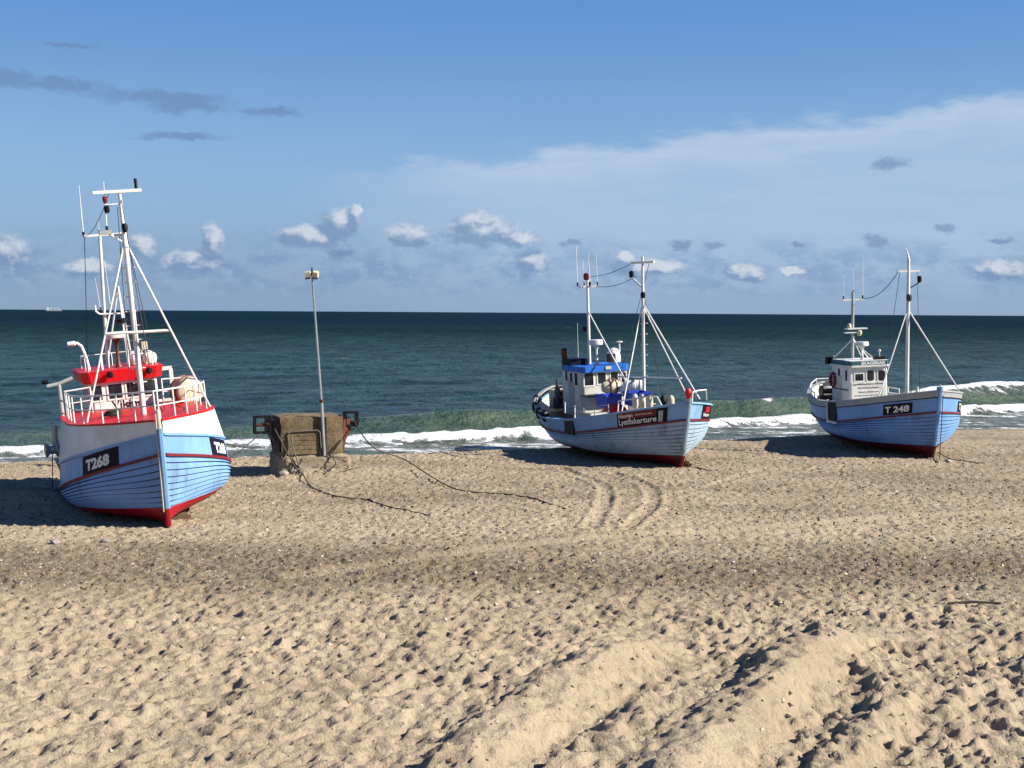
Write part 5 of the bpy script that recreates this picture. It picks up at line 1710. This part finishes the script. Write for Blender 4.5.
# driftwood pole and weed line by the gravel band
x, y = cam_ground(968, 603)
dw = G().tube([(0, 0, 0.03), (0.5, 0.06, 0.06), (1.1, 0.03, 0.04)], 0.035, 7, r1=0.025).build('driftwood', DARKSTEEL, None, True)
dw.location = (x - 0.4, y, ground(x, y))
tag(dw, 'dark driftwood stick on the sand at far right', 'driftwood')


WOOD = paint('grey_brown_timber', (84, 66, 50), 0.85, 0.2, (40, 32, 26), 3.0, 0.3, bump=0.4)
for px, py, rz, lb in ((180, 517, 25, 'dark timber chock under the bow of the boat with the red foredeck'), (684, 466, -15, 'dark timber chock at the forefoot of the middle boat'), (927, 456, 10, 'dark timber chock at the forefoot of the boat numbered T 248')):
    x, y = cam_ground(px, py)
    t = thing('timber_chock', lb, 'chock', Matrix.Translation((x, y, ground(x, y) - 0.03)) @ Matrix.Rotation(R(rz), 4, 'Z'), 'timber chocks under the boats')
    G().box((0, 0, 0.07), (0.62, 0.20, 0.14), taper=(0.97, 0.9)).build('beam', WOOD, t)
    G().box((0.05, 0.02, 0.18), (0.34, 0.17, 0.09), rot=(0, 0, R(8)), taper=(0.8, 0.9)).build('wedge', WOOD, t)

# gravel: pebbles, shells and bits of weed strewn over the sand, too many to count
def scatter(name, label, count, seed, smin, smax, mats, ymin, ymax, power=1.0, weight=None):
    rr = np.random.default_rng(seed)
    V, F, MI = [], [], []
    base = [(1, 0, 0), (0.3, 0.9, 0), (-0.8, 0.6, 0), (-0.8, -0.6, 0), (0.3, -0.9, 0), (0, 0, 0.7)]
    fs = [(0, 1, 5), (1, 2, 5), (2, 3, 5), (3, 4, 5), (4, 0, 5)]
    k = 0
    while k < count:
        y = ymin + (ymax - ymin) * rr.random() ** power
        x = (rr.random() * 2 - 1) * (y * 0.42 + 1.5)
        if shore(x) - y < 1.5:
            continue
        if weight is not None and rr.random() > weight(x, y):
            continue
        s = smin + (smax - smin) * rr.random() ** 3
        z = ground(x, y)
        a = rr.uniform(0, 6.28)
        ca, sa = math.cos(a), math.sin(a)
        e = rr.uniform(0.5, 1.0)
        o = len(V)
        for b in base:
            bx, by = b[0] * s * rr.uniform(0.75, 1.25), b[1] * s * e * rr.uniform(0.75, 1.25)
            V.append((x + bx * ca - by * sa, y + bx * sa + by * ca, z + b[2] * s * rr.uniform(0.7, 1.3) - 0.004))
        F += [tuple(i + o for i in f) for f in fs]
        MI += [int(rr.integers(0, len(mats)))] * 5
        k += 1
    g = G()
    g.v, g.f, g.mi = V, F, MI
    o = g.build(name, mats, None, False, fix=False)
    o['kind'] = 'stuff'
    o['label'] = label
    o['category'] = 'pebbles'
    return o


P_D = paint('dark_pebble', (62, 54, 46), 0.8, 0.1, (30, 26, 24), 6.0, 0.1, bump=0)
P_M = paint('brown_pebble', (120, 98, 74), 0.8, 0.1, (70, 56, 44), 6.0, 0.1, bump=0)
P_G = paint('grey_pebble', (128, 122, 114), 0.8, 0.1, (70, 66, 60), 6.0, 0.1, bump=0)
P_W = paint('white_shell', (176, 168, 150), 0.7, 0.1, (150, 140, 120), 6.0, 0.1, bump=0)


def wt(x, y):
    return 0.14 + 0.85 * math.exp(-((y - 30.5) / 3.2) ** 2) + 0.5 * (y > 34)


scatter('gravel', 'dark pebbles and shell bits strewn over the sand', 42000, 4, 0.012, 0.070, [P_D, P_D, P_M, P_G, P_M, P_D, P_M, P_G, P_D, P_M, P_D, P_G, P_M, P_D, P_W], 14, 60, 1.0, wt)

# ------------------------------------------------------------------ far ship on the horizon
x = -2185.0
ship = thing('cargo_ship', 'tiny pale ship on the horizon at far left', 'ship', Matrix.Translation((x, 6200.0, SEA_Z)) @ Matrix.Rotation(R(12), 4, 'Z') @ Matrix.Scale(0.55, 4))
g = G()
hl = [(-62, 0), (-64, 9), (62, 9), (70, 12), (64, 0)]
vs = [(a, -9, z) for a, z in hl] + [(a, 9, z) for a, z in hl]
n = len(hl)
g.add(vs, [tuple(range(n)), tuple(range(2 * n - 1, n - 1, -1))] + [(i, (i + 1) % n, n + (i + 1) % n, n + i) for i in range(n)])
g.build('hull', GREY, ship)
G().box((-46, 0, 16), (20, 16, 16)).box((-46, 0, 26), (14, 14, 5)).build('bridge', WHITE, ship)
G().box((-52, 0, 31), (4, 4, 7)).build('funnel', WHITE_OLD, ship)
for k, (px, hh) in enumerate(((-20, 22), (8, 20), (34, 17))):
    G().box((px, 0, 8 + hh / 2), (5, 5, hh)).box((px + 6, 0, 6 + hh), (14, 3, 3)).build('crane', WHITE, ship)
G().box((54, 0, 15), (12, 12, 8)).build('forecastle', WHITE_OLD, ship)
